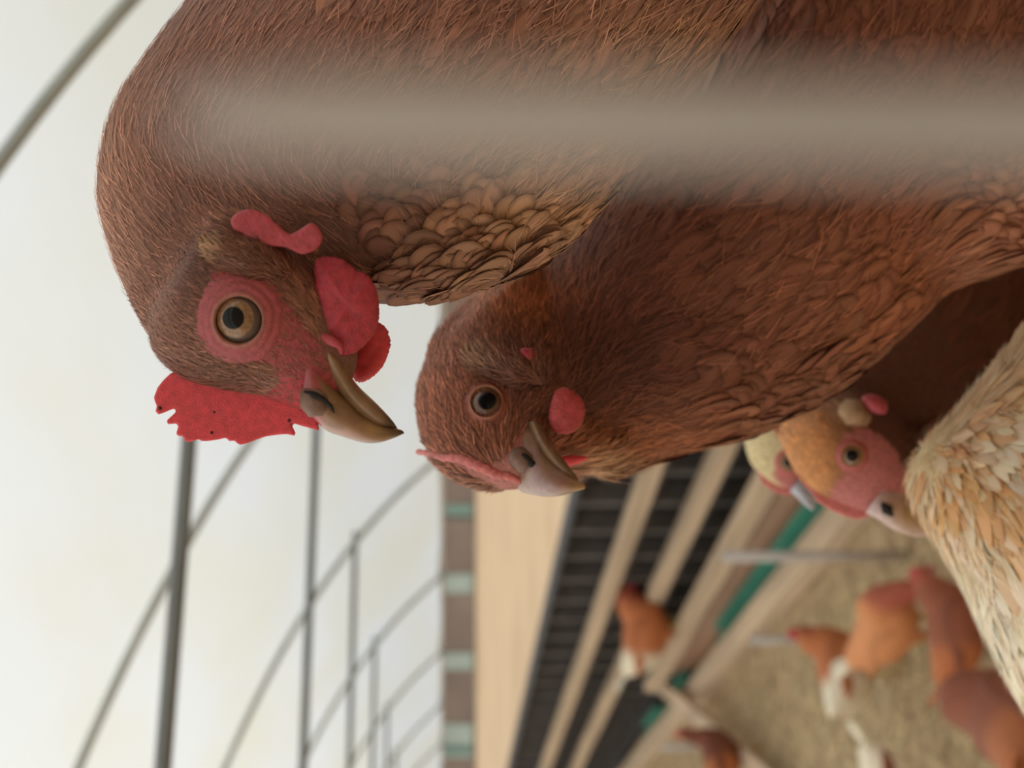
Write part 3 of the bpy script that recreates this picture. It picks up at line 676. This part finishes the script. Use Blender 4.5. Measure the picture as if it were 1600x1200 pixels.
feather_object('hackle_feathers', [feathers(p, n, sk2.flow(p, n), .013 * g * rng.uniform(.7, 1.3, len(p)), .0044 * g, vary(hc2(p), .17), .11, .09, 'hackle', .14)], FM_brown, h2)
p, n = sk2.sample(10000, den2('breast')); g = rng.uniform(.8, 1.25, len(p)) * np.where(inframe(p), 1, 1.5); x, y, d = proj(p)
feather_object('breast_feathers', [feathers(p, n, sk2.flow(p, n), .0175 * g, .0118 * g, vary(fleck(hc2(p), .15, 1.2), .10), .038, .016, 'round', .15, .0003)], FM_scal, h2)
p, n = sk2.sample(14000, den2('head')); x, y, d = proj(p); hcol = mixc(hc2(p), np.tile(FUZZ, (len(p), 1)), .8 * blob(x, y, 810, 610, 70, 70))
s_h = feathers(p, n, sk2.flow(p, n), rng.uniform(.003, .0065, len(p)), .00055, vary(fleck(hcol, .25, 1.7), .28), .24, .12, 'strand', .25, 0)
p, n = sk2.sample(4500, lambda p, n: den2('hackle')(p, n) * inframe(p)); s_n = feathers(p, n, sk2.flow(p, n), rng.uniform(.006, .013, len(p)), .00042, vary(hc2(p) * 1.25, .3), .15, .10, 'strand', .3, -.0004)
p, n = sk2.sample(4500, lambda p, n: den2('breast')(p, n) * inframe(p)); s_b = feathers(p, n, sk2.flow(p, n), rng.uniform(.007, .014, len(p)), .0004, vary(hc2(p) * 1.2, .3), .16, .10, 'strand', .3, -.0006)
feather_object('fine_plumes', [s_h, s_n, s_b], FM_hair, h2)
def c2(*q): return [(620 + a / 3.75, 480 + b / 3.75) for a, b in q]
# comb: low ridge running over the crown
rid = c2((125, 845), (190, 880), (270, 900), (360, 905), (440, 935), (520, 970), (590, 1005), (650, 1010), (720, 1040))
rp = []
for i, (a, b) in enumerate(rid):
    h, _ = sk2.hit(a + 2, b - 6); rp.append(h if h is not None else P(a, b, D2 + .012 - .003 * i))
rp = np.array(rp); dv = -RT * .6 + UV_ * .3
cmb = pipe(crom(rp + dv * .0002, 6), np.concatenate([np.linspace(.0009, .0019, 25), np.linspace(.0019, .0012, 24)]) * (1 + .14 * np.sin(np.arange(49) * 1.7)), 12)
M_pcomb = mat('pale_comb', lin(206, 120, 118), rough=.55, noise=.2, scale=400, bump=.9, bscale=900, sss=.3)
link('comb', mesh_np('comb', *cmb, M_pcomb), h2)
wt = c2((905, 560), (930, 490), (985, 468), (1045, 500), (1090, 550), (1104, 610), (1080, 690), (1030, 735), (970, 745), (915, 720), (890, 650))
link('wattle', mesh_np('wattle', *pillow(wt, D2 - .016, .0034, .0004, n=8, serr=.4), mat('dull_wattle', lin(186, 74, 78), rough=.55, noise=.2, scale=400, bump=.7, bscale=1100, sss=.3)), h2)
wt2 = c2((930, 890), (1000, 870), (1060, 868), (1118, 880), (1090, 905), (1040, 925), (1000, 935), (960, 915))
link('wattle', mesh_np('wattle', *pillow(wt2, D2 - .001, .0022, n=6), M_comb), h2)
lb = c2((720, 250), (790, 240), (810, 290), (800, 345), (765, 310))
link('ear_lobe', mesh_np('ear_lobe', *pillow(lb, D2 - .0125, .0022, n=6), M_skin), h2)
te = pipe([P(*q, dd) for q, dd in zip(c2((450, 320), (520, 315), (640, 325), (760, 365), (850, 430)), (D2 - .0015, D2 - .004, D2 - .0065, D2 - .007, D2 - .004))], [.0025, .0048, .0062, .0066, .004], 16)
me = remesh([te], .0011, 4); set_col(me, FUZZ * .8); me.materials.append(M_body); link('ear_tuft', me, h2)
tk = Skin(me, [np.array([P(*q, D2 - .006) for q in c2((900, 480), (760, 380), (600, 240))])], .03)
p, n = tk.sample(3000, lambda p, n: np.ones(len(p))); tx_, ty_, _ = proj(p)
feather_object('ear_tuft_plumes', [feathers(p, n, tk.flow(p, n), rng.uniform(.003, .008, len(p)), .0005, vary(mixc(np.tile(FUZZ * 1.1, (len(p), 1)), np.tile(TAN, (len(p), 1)), .6 * blob(tx_, ty_, 750, 560, 30, 25)), .3), .28, .1, 'strand', .35, 0)], FM_hair, h2)
M_iris2 = mat('iris_brown', lin(104, 72, 52), rough=.2, noise=.25, scale=900, coat=.2)
eye(sk2, 761, 630, .0066, .0050, h2, .0045, .0030, off=(2, 0), iris_m=M_iris2, lid_cols=(lin(196, 150, 112), lin(160, 92, 80)), r_out=1.7, elong=1.0, ripples=2)
LIL = np.array(lin(176, 150, 152))
def cu2(x, y):
    c = np.tile(HORN, (len(x), 1)); c = mixc(c, np.tile(LIL, (len(x), 1)), 1.0 * blob(x, y, 850, 762, 36, 22) + .8 * blob(x, y, 835, 720, 14, 40)); c = mixc(c, np.tile(HORN_Y * 1.1, (len(x), 1)), .8 * blob(x, y, 905, 755, 16, 12))
    return mixc(c, np.tile(np.array(lin(150, 96, 80)), (len(x), 1)), .6 * blob(x, y, 878, 752, 16, 12))
def cl2(x, y): return np.tile(HORN * .8, (len(x), 1))
beak(h2, [(806, 762, 822, 650, D2 - .011, .0085), (816, 769, 838, 672, D2 - .014, .0095), (832, 773, 848, 700, D2 - .018, .0088), (850, 776, 866, 722, D2 - .022, .0075), (874, 775, 884, 738, D2 - .026, .006), (896, 769, 900, 750, D2 - .029, .0038), (914, 764, 914, 757, D2 - .031, .0008)],
     [(822, 660, 842, 656, D2 - .011, .007), (836, 696, 856, 684, D2 - .015, .0072), (852, 720, 872, 706, D2 - .019, .0062), (872, 740, 889, 728, D2 - .023, .0045), (898, 758, 904, 749, D2 - .026, .0015)], cu2, cl2)
op = pipe([P(*q, dd) for q, dd in zip(c2((660, 860), (710, 880), (760, 920), (795, 945)), (D2 - .0165, D2 - .0200, D2 - .0215, D2 - .0205))], [.0014, .0038, .0038, .0012], 14)
link('nostril_flap', mesh_np('nostril_flap', *op, M_oper), h2)
no = pipe([P(*q, dd) for q, dd in zip(c2((700, 845), (760, 880), (795, 920), (800, 960)), (D2 - .0215, D2 - .0240, D2 - .0245, D2 - .0235))], [.0004, .0010, .0012, .0004], 10)
link('nostril', mesh_np('nostril', *no, M_nost), h2)
legs(h2, 1500, -380, D2 + .075, 1.44, Z2)

# ===== hens three and four: behind, and the cream speckled back
ZP = 1.18
def simple_hen(label, head, neck, D, headcol, bodycol, voxel, parent_px, beak_s, comb_pts, comb_d, eyepx, face, lobe=None, nfe=5200, leg_px=None, wat=None):
    r = root('hen', D, *parent_px, ZP, label)
    H = loft(head, 4); Nk = loft(neck, 4)
    def cf(x, y, d):
        c = bodycol(P(x, y, d)) * .85; return mixc(c, np.tile(np.array(lin(182, 108, 104)), (len(x), 1)), inpoly(x, y, face).astype(float) * (d < D + .02))
    me = hen_body([H, Nk], voxel, cf, r, 4); sk = Skin(me, [H[1][::-1], Nk[1][4:]], .02)
    def dn(p, n):
        x, y, d = proj(p); return np.where(inpoly(x, y, face) & (d < D + .02), 0, 1.0) * np.where(inframe(p), 1, .25)
    p, n = sk.sample(nfe, dn); fc = bodycol(p); x, y, d = proj(p); hx, hy = eyepx if eyepx else parent_px[:2]; g = np.clip(np.hypot(x - hx, y - hy) / 220, .4, 1.2)
    feather_object('plumage', [feathers(p, n, sk.flow(p, n), .018 * g, .008 * g, vary(fc, .10), .09, .08, 'hackle', .2)], FM_brown, r)
    if comb_pts: 
        me = extrude_px(comb_pts, comb_d, .002, .0009, 3); me.materials.append(M_pcomb); link('comb', me, r)
    if eyepx: eye(sk, *eyepx, .0062, .0046, r, .0042, .0026, lid_cols=(lin(206, 150, 90), lin(182, 96, 92)), r_out=1.8, ripples=2)
    if beak_s: beak(r, *beak_s)
    if lobe: link('ear_lobe', mesh_np('ear_lobe', *pillow(lobe, D - .018, .004, n=6), M_lobe), r)
    if wat: link('wattle', mesh_np('wattle', *pillow(*wat), M_skin), r)
    if leg_px: legs(r, *leg_px, 1.38, ZP)
    return r, sk
D3 = .62
OR3 = np.array(lin(216, 148, 92)); DK3 = np.array(lin(104, 60, 40))
def bc3(p):
    x, y, d = proj(p); c = np.tile(DK3, (len(x), 1)); c = mixc(c, np.tile(OR3, (len(x), 1)), 1.5 * blob(x, y, 1255, 720, 55, 80)); return mixc(c, np.tile(np.array(lin(196, 160, 120)), (len(x), 1)), blob(x, y, 1328, 642, 20, 16))
horn3 = lambda x, y: mixc(np.tile(np.array(lin(196, 168, 172)), (len(x), 1)), np.tile(HORN_Y, (len(x), 1)), blob(x, y, 1430, 800, 40, 34))
r3, sk3 = simple_hen('orange faced brown hen peering out between the dark breasted hen and the speckled cream hen',
    [(1214, 672, 1320, 590, D3 + .012, .018), (1228, 712, 1360, 615, D3 + .004, .021), (1258, 758, 1418, 664, D3, .021), (1305, 784, 1440, 706, D3 - .002, .018), (1350, 800, 1440, 748, D3 - .004, .013), (1376, 806, 1428, 772, D3 - .005, .009)],
    [(1222, 690, 1380, 640, D3 + .018, .016), (1214, 640, 1475, 700, D3 + .026, .026), (1230, 520, 1550, 690, D3 + .040, .036), (1290, 360, 1650, 640, D3 + .052, .044), (1380, 180, 1720, 470, D3 + .060, .048), (1460, -20, 1840, 300, D3 + .064, .050), (1500, -260, 1880, 60, D3 + .066, .048), (1480, -480, 1800, -260, D3 + .066, .036), (1380, -700, 1560, -640, D3 + .066, .014)],
    D3, DK3, bc3, .0026, (1650, 100),
    ([(1352, 802, 1400, 735, D3 - .008, .010), (1372, 812, 1418, 765, D3 - .010, .0095), (1400, 830, 1436, 792, D3 - .011, .0075), (1428, 838, 1450, 815, D3 - .012, .0045), (1452, 838, 1458, 832, D3 - .012, .0008)], [(1405, 742, 1424, 735, D3 - .006, .007), (1420, 768, 1442, 760, D3 - .007, .006), (1440, 796, 1456, 790, D3 - .008, .004), (1456, 826, 1460, 822, D3 - .009, .001)], horn3, horn3),
    [(1250, 752), (1278, 758), (1310, 770), (1345, 788), (1362, 806), (1340, 812), (1318, 806), (1296, 796), (1276, 784), (1268, 770)], D3 - .002, (1331, 712),
    [(1315, 682), (1345, 665), (1390, 690), (1420, 740), (1430, 800), (1380, 830), (1340, 810), (1290, 782), (1320, 740)],
    lobe=[(1346, 622), (1366, 616), (1386, 628), (1384, 646), (1362, 644)], leg_px=(1700, -50, D3 + .066))
no = pipe([P(1378, 786, D3 - .0215), P(1386, 796, D3 - .0225), P(1394, 806, D3 - .0215)], [.0008, .0026, .0008], 12)
link('nostril', mesh_np('nostril', *no, M_nost), r3)
te = pipe([P(1318, 636, D3 - .014), P(1332, 644, D3 - .017), P(1352, 656, D3 - .014)], [.004, .0065, .004], 12); link('ear_tuft', mesh_np('ear_tuft', *te, mat('cream_tuft', lin(168, 134, 102), rough=.8, noise=.3, scale=300)), r3)
D4 = .75; CRM = np.array(lin(226, 206, 160))
r4, sk4 = simple_hen('cream headed hen showing only its head behind the orange faced hen',
    [(1160, 680, 1250, 600, D4 + .014, .018), (1168, 715, 1268, 640, D4 + .006, .019), (1186, 742, 1276, 680, D4, .017), (1212, 758, 1276, 715, D4 - .003, .013), (1236, 768, 1272, 740, D4 - .005, .008)],
    [(1168, 690, 1270, 650, D4 + .016, .016), (1170, 600, 1320, 620, D4 + .03, .028), (1210, 480, 1420, 600, D4 + .045, .038), (1290, 340, 1520, 520, D4 + .055, .044), (1370, 180, 1620, 400, D4 + .06, .046), (1400, 0, 1660, 200, D4 + .06, .042), (1380, -200, 1540, -60, D4 + .06, .018)],
    D4, CRM, lambda p: np.tile(CRM, (len(p), 1)), .003, (1400, 150),
    ([(1234, 768, 1262, 735, D4 - .007, .008), (1244, 776, 1268, 752, D4 - .008, .007), (1258, 790, 1274, 772, D4 - .009, .004), (1270, 798, 1274, 794, D4 - .009, .0008)], [(1262, 742, 1272, 738, D4 - .006, .005), (1270, 758, 1282, 752, D4 - .006, .004), (1276, 778, 1282, 774, D4 - .007, .001)], lambda x, y: np.tile(np.array(lin(170, 172, 188)), (len(x), 1)), lambda x, y: np.tile(np.array(lin(160, 150, 140)), (len(x), 1))),
    [(1180, 728), (1205, 738), (1232, 752), (1246, 768), (1228, 774), (1208, 768), (1190, 754)], D4 - .002, (1232, 722), [(1205, 740), (1225, 705), (1260, 715), (1275, 760), (1230, 775)], nfe=3000, leg_px=(1500, 60, D4 + .06))

DW = .56
hw = root('hen', DW, 1900, 850, ZP, 'speckled cream and ginger hen showing its rounded back', 'pale hens crowding the perches')
bw = loft([(1424, 722, 1424, 766, DW, .008), (1446, 690, 1446, 818, DW, .026), (1500, 636, 1500, 906, DW, .046), (1560, 566, 1560, 1030, DW, .060), (1620, 500, 1620, 1130, DW, .069), (1720, 440, 1720, 1230, DW, .075), (1860, 420, 1860, 1300, DW, .074), (2000, 440, 2000, 1280, DW, .062), (2110, 560, 2110, 1130, DW, .038)], 4, 40)
# its lowered head and raised tail, both outside the photograph
hwh = loft([(1760, 440, 1900, 470, DW - .02, .030), (1830, 330, 1930, 390, DW - .04, .022), (1900, 260, 1980, 330, DW - .055, .018), (1965, 230, 2010, 290, DW - .06, .010)], 4)
hwt = loft([(1640, 1120, 1900, 1220, DW, .045), (1640, 1260, 1780, 1340, DW, .022), (1600, 1420, 1680, 1460, DW, .008)], 4)
mew = hen_body([bw, hwh, hwt], .0026, lambda x, y, d: np.tile(CRM * .95, (len(x), 1)), hw, 4)
skw = Skin(mew, [np.array([P(1340, 690, DW), P(1424, 730, DW), P(1600, 800, DW), P(1800, 880, DW)]), np.array([P(1340, 690, DW), P(1560, 880, DW), P(1650, 1150, DW), P(1620, 1450, DW)])], .05)
GIN = np.array(lin(226, 176, 120)); WHT = np.array(lin(250, 244, 228))
def cw(p):
    x, y, d = proj(p); c = np.tile(np.array(lin(244, 224, 190)), (len(x), 1))
    nz = rng.random(len(x))
    pat = blob(x, y, 1480, 720, 110, 110) + .8 * blob(x, y, 1570, 790, 90, 90) + .5 * blob(x, y, 1590, 560, 60, 80)
    c = mixc(c, np.tile(GIN, (len(x), 1)), np.where(nz < .62, pat, pat * .15)); return mixc(c, np.tile(WHT, (len(x), 1)), np.where(nz > .55, .9, .35) * (blob(x, y, 1560, 980, 120, 160) + blob(x, y, 1555, 680, 50, 30)))
dw_ = lambda p, n: np.where(inframe(p), 1, .25)
p, n = skw.sample(4200, dw_); g = rng.uniform(.8, 1.25, len(p)); x, y, d = proj(p); g = g * np.clip(.55 + (x - 1412) / 300, .55, 1.2)
feather_object('plumage', [feathers(p, n, skw.flow(p, n), .021 * g, .0075 * g, vary(cw(p), .07, .025), .12, .10, 'hackle', .25)], FM_white, hw)
p, n = skw.sample(6000, lambda p, n: inframe(p) * 1.0)
feather_object('fine_plumes', [feathers(p, n, skw.flow(p, n), rng.uniform(.006, .014, len(p)), .0005, vary(cw(p), .12, .03), .2, .1, 'strand', .3, -.0006)], FM_hair, hw)
legs(hw, 2040, 860, DW, 1.24, ZP)

# ===== perch table under the foreground hens (below the frame)
fr = lambda f_, r_, z: EYE * np.array([1, 1, 0]) + _fh * f_ + RT * r_ + np.array([0, 0, z])
tb = empty('perch_table', tuple(fr(.6, .1, 0)), 'slatted timber perch table under the crowding hens', 'table')
for i in range(11):
    V, f = beam(fr(.26 + i * .066, -.30, ZP - .012), fr(.26 + i * .066, .52, ZP - .012), .052, .02); link('slat', mesh_np('slat', V, f, M_wood, smooth=False), tb)
for a, b in ((.28, -.27), (.28, .49), (.90, -.27), (.90, .49)):
    V, f = beam(fr(a, b, 0), fr(a, b, ZP - .022), .05, .05, up=_fh); link('leg', mesh_np('leg', V, f, M_wood, smooth=False), tb)
for fd, z in ((D1 + .05, Z1), (D2 + .078, Z2)):
    q0 = .07 if z == Z2 else -.02
    pr = [beam(fr(fd, q0, z - .018), fr(fd, .45, z - .018), .09, .036)] + [beam(fr(fd, q, ZP - .002), fr(fd, q, z - .036), .04, .04, up=_fh) for q in (q0 + .04, .42)]
    link('perch', mesh_np('perch', *join(pr), M_wood, smooth=False), tb)

# ===== steel pin right in front of the lens
b0 = P(270, 180, .0445); px = .0445 / FPX; V, f = pipe([(b0[0], b0[1], z) for z in (0, .8, b0[2] - 330 * px, b0[2] - 190 * px, b0[2] - 70 * px, b0[2])], [.00150, .00150, .00150, .0013, .0009, .0003], 16)
link('fence_pin', mesh_np('fence_pin', V, f, M_pin), label='thin upright steel fence pin, badly out of focus', cat='fence pin')

# ------------------------------------------------------------------ hens in the background
def small_hen(name, loc, heading, label, c_body, c_rear, c_head, scale=1.0, pose='stand', headz=.36, group='brown hens about the litter', c_tail=None):
    """whole hen facing +x: feet at z 0"""
    hz = headz
    up = [(-.19, .285, .02, .03), (-.145, .25, .06, .06), (-.085, .215, .088, .08), (-.01, .20, .098, .088), (.065, .215, .090, .078), (.105, .255, .070, .060)]
    if pose == 'stand': up += [(.118, .295, .050, .044), (.128, hz - .02, .036, .032), (.150, hz, .029, .025), (.176, hz - .002, .015, .013)]
    elif pose == 'sit': up += [(.135, .275, .058, .050), (.160, .29, .042, .036), (.182, .292, .030, .026), (.202, .286, .015, .013)]
    else: up += [(.150, .225, .055, .048), (.185, .175, .040, .034), (.205, .135, .030, .026), (.220, .11, .014, .012)]
    S = crom(up, 3); ph = np.linspace(0, 2 * np.pi, 16, endpoint=False); T = np.gradient(S[:, :2], axis=0); T /= np.linalg.norm(T, axis=1)[:, None]; R = []
    for (x, z, a, b), t in zip(S, T):
        nx, nz_ = -t[1], t[0]; R.append(np.stack([x + nx * a * np.cos(ph), b * np.sin(ph), z + nz_ * a * np.cos(ph)], 1))
    body = tube(R, (S[0, 0] - .01, 0, S[0, 1]), (S[-1, 0] + .006, 0, S[-1, 1]))
    thighs = [tube(np.array([[(.0 + r_ * math.cos(q), s * .038 + r_ * math.sin(q), zz) for q in ph] for zz, r_ in ((.17, .036), (.12, .026), (.085, .012))]), (0, s * .038, .18), (0, s * .038, .08)) for s in (-1, 1)]
    me = remesh([body] + thighs, .007, 3); v = verts(me); me.materials.append(M_body)
    w = np.clip((-.05 - v[:, 0]) / .06, 0, 1); c = np.tile(np.array(c_body), (len(v), 1)); c = mixc(c, np.tile(np.array(c_rear), (len(v), 1)), w); hd = np.clip((v[:, 0] - .12) / .05, 0, 1)
    c = mixc(c, np.tile(np.array(c_head), (len(v), 1)), hd); set_col(me, c * (1 + .12 * np.sin(v[:, :1] * 190) * np.cos(v[:, 2:] * 170)))
    r = empty(name, loc, label, 'hen', group)
    Tm = Matrix.Rotation(heading, 4, 'Z') @ Matrix.Translation((0, 0, -.075 * scale if pose == 'sit' else 0)) @ Matrix.Scale(scale, 4)
    def add(nm, V, f=None, m_=None):
        me_ = V if f is None else mesh_np(nm, V, f, m_)
        me_.transform(Tm); o = link(nm, me_, loc=(0, 0, 0)); o.parent = r; return o
    add('body', me)
    if pose == 'sit': hz = .292; pose = 'stand'; sit = True; exo = .03
    else: sit = False; exo = 0
    ex, ez = (.152 + exo, hz) if pose == 'stand' else (.202, .138)
    bx, bz = (.182 + exo, hz - .004) if pose == 'stand' else (.224, .100)
    dx, dz = (.03, -.008) if pose == 'stand' else (.014, -.026)
    add('beak', *pipe([(bx - .006, 0, bz), (bx + dx * .5, 0, bz + dz * .5), (bx + dx, 0, bz + dz)], [.009, .006, .001], 8), M_iris)
    ux, uz = (0, 1) if pose == 'stand' else (.75, .4)
    pts = [(-.026, .0), (-.030, .026), (-.018, .020), (-.012, .034), (-.002, .024), (.006, .034), (.012, .022), (.022, .024), (.024, 0)]
    cv = [(ex + a * (1 if pose == 'stand' else .3) + ux * (.018 + b), s * .003, ez + uz * (.018 + b) + (0 if pose == 'stand' else -a * .7)) for s in (-1, 1) for a, b in pts]; k = len(pts)
    add('comb', cv, [tuple(range(k)), tuple(range(2 * k - 1, k - 1, -1))] + [(i, i + k, (i + 1) % k + k, (i + 1) % k) for i in range(k)], M_comb)
    for s in (-1, 1):
        add('wattle', *pipe([(bx - .012 - ux * 0, s * .008, bz - .006), (bx - .012 - (.0 if uz == 1 else .014), s * .010, bz - .024 * uz - .006), (bx - .012 - (0 if uz == 1 else .02), s * .009, bz - .034 * uz - .006)], [.004, .010, .004], 10), M_skin)
        add('eye', *sphere_cap(np.array([ex + .004, s * .012, ez + .004]), np.array([0, s, 0.]), .006, 2.2, 12, 5), M_pupil)
        if sit: leg = [pipe([(.0, s * .038, .11), (.03, s * .038, .095), (.06, s * .038, .082)], [.008, .006, .004], 8)]
        else: leg = [pipe([(0, s * .038, .10), (.0, s * .038, .05), (.005, s * .038, .008)], [.009, .006, .006], 8)] + [pipe([(.005, s * .038, .007), (.005 + .05 * math.cos(a), s * .038 + .05 * math.sin(a), .005)], [.006, .003], 6) for a in (-.5, 0, .5, math.pi)]
        add('leg', *join(leg), M_leg)
        wg = tube([[(x_, s * (.060 + .018 * math.cos(q)), z_ + rz * math.sin(q)) for q in ph] for x_, z_, rz in ((.08, .225, .02), (.05, .225, .045), (-.02, .225, .05), (-.09, .225, .032), (-.16, .235, .01))], (.09, s * .06, .225), (-.18, s * .055, .238))
        mw = mesh_np('wing', *wg, M_body); set_col(mw, np.array(c_body) * .85); add('wing', mw)
    for i in range(7):
        a = (i - 3) * .10; t0 = np.array([-.175, 0, .262]); dv = np.array([-.85, math.sin(a) * .9, .55]); dv /= np.linalg.norm(dv)
        side = np.cross(dv, [0, 0, 1.]); side /= np.linalg.norm(side)
        Ls = [(0, .008), (.05, .016), (.09, .015), (.11, .003)]; V = [t0 + dv * l_ + side * s * w_ + np.array([0, 0, .0015 * q]) for q in (0, 1) for l_, w_ in Ls for s in (-1, 1)]
        f = []
        for j in range(3): f += [(2 * j, 2 * j + 1, 2 * j + 3, 2 * j + 2), (8 + 2 * j, 8 + 2 * j + 2, 8 + 2 * j + 3, 8 + 2 * j + 1), (2 * j, 2 * j + 2, 10 + 2 * j, 8 + 2 * j), (2 * j + 1, 9 + 2 * j, 11 + 2 * j, 2 * j + 3)]
        f += [(0, 8, 9, 1), (6, 7, 15, 14)]
        mt = mesh_np('tail_feather', V, f, M_body); set_col(mt, np.array(c_rear if c_tail is None else c_tail)); add('tail_feather', mt)
    return r
CB = np.array(lin(190, 112, 66)); CBL = np.array(lin(214, 142, 92)); CW = np.array(lin(240, 228, 204)); CD = np.array(lin(140, 78, 54)); CH = np.array(lin(176, 92, 70))
g1 = onground(1408, 1042); small_hen('hen', tuple(g1), -YAW + math.radians(50), 'small ginger hen with white fluffy rear standing on the straw', CB, CW, CH, headz=.32)
g2 = onground(1484, 978); small_hen('hen', tuple(g2), -YAW + math.radians(-45), 'ginger hen with a white tail, bending beside the white-rumped hen', CBL, CBL, CH, pose='peck', c_tail=CW)
g3 = onground(1550, 978); small_hen('hen', tuple(g3), -YAW + math.radians(20), 'dull brown hen sitting half hidden by the speckled cream hen', CD * 1.15, CB, CH, pose='sit', scale=.85)
g4 = onground(1745, 1125); small_hen('hen', tuple(g4), -YAW + math.radians(80), 'dark brown hen near the perch table', CD, CB * .8, CH, pose='peck', scale=1.2)
g5 = onground(1188, 1178); small_hen('hen', tuple(g5), -YAW + math.radians(60), 'dark red hen beyond the end of the slanting plank', CD * .8, CB, lin(150, 60, 60))
g6 = onground(1500, 1262); small_hen('hen', tuple(g6), -YAW + math.radians(200), 'brown hen with a pale tail beside the dark brown hen', CD, CW, CH)
# one on the short rail of the nest boxes
best = min(np.linspace(5, 12, 400), key=lambda q: abs(proj(along(q, .2, .45))[1] - 985)); g7 = along(best, .205, .328)
small_hen('hen', tuple(g7), -YAW + math.radians(-12), 'ginger hen with a white tail perched on the short timber rail', CB, CW, CH, pose='sit', scale=1.3)
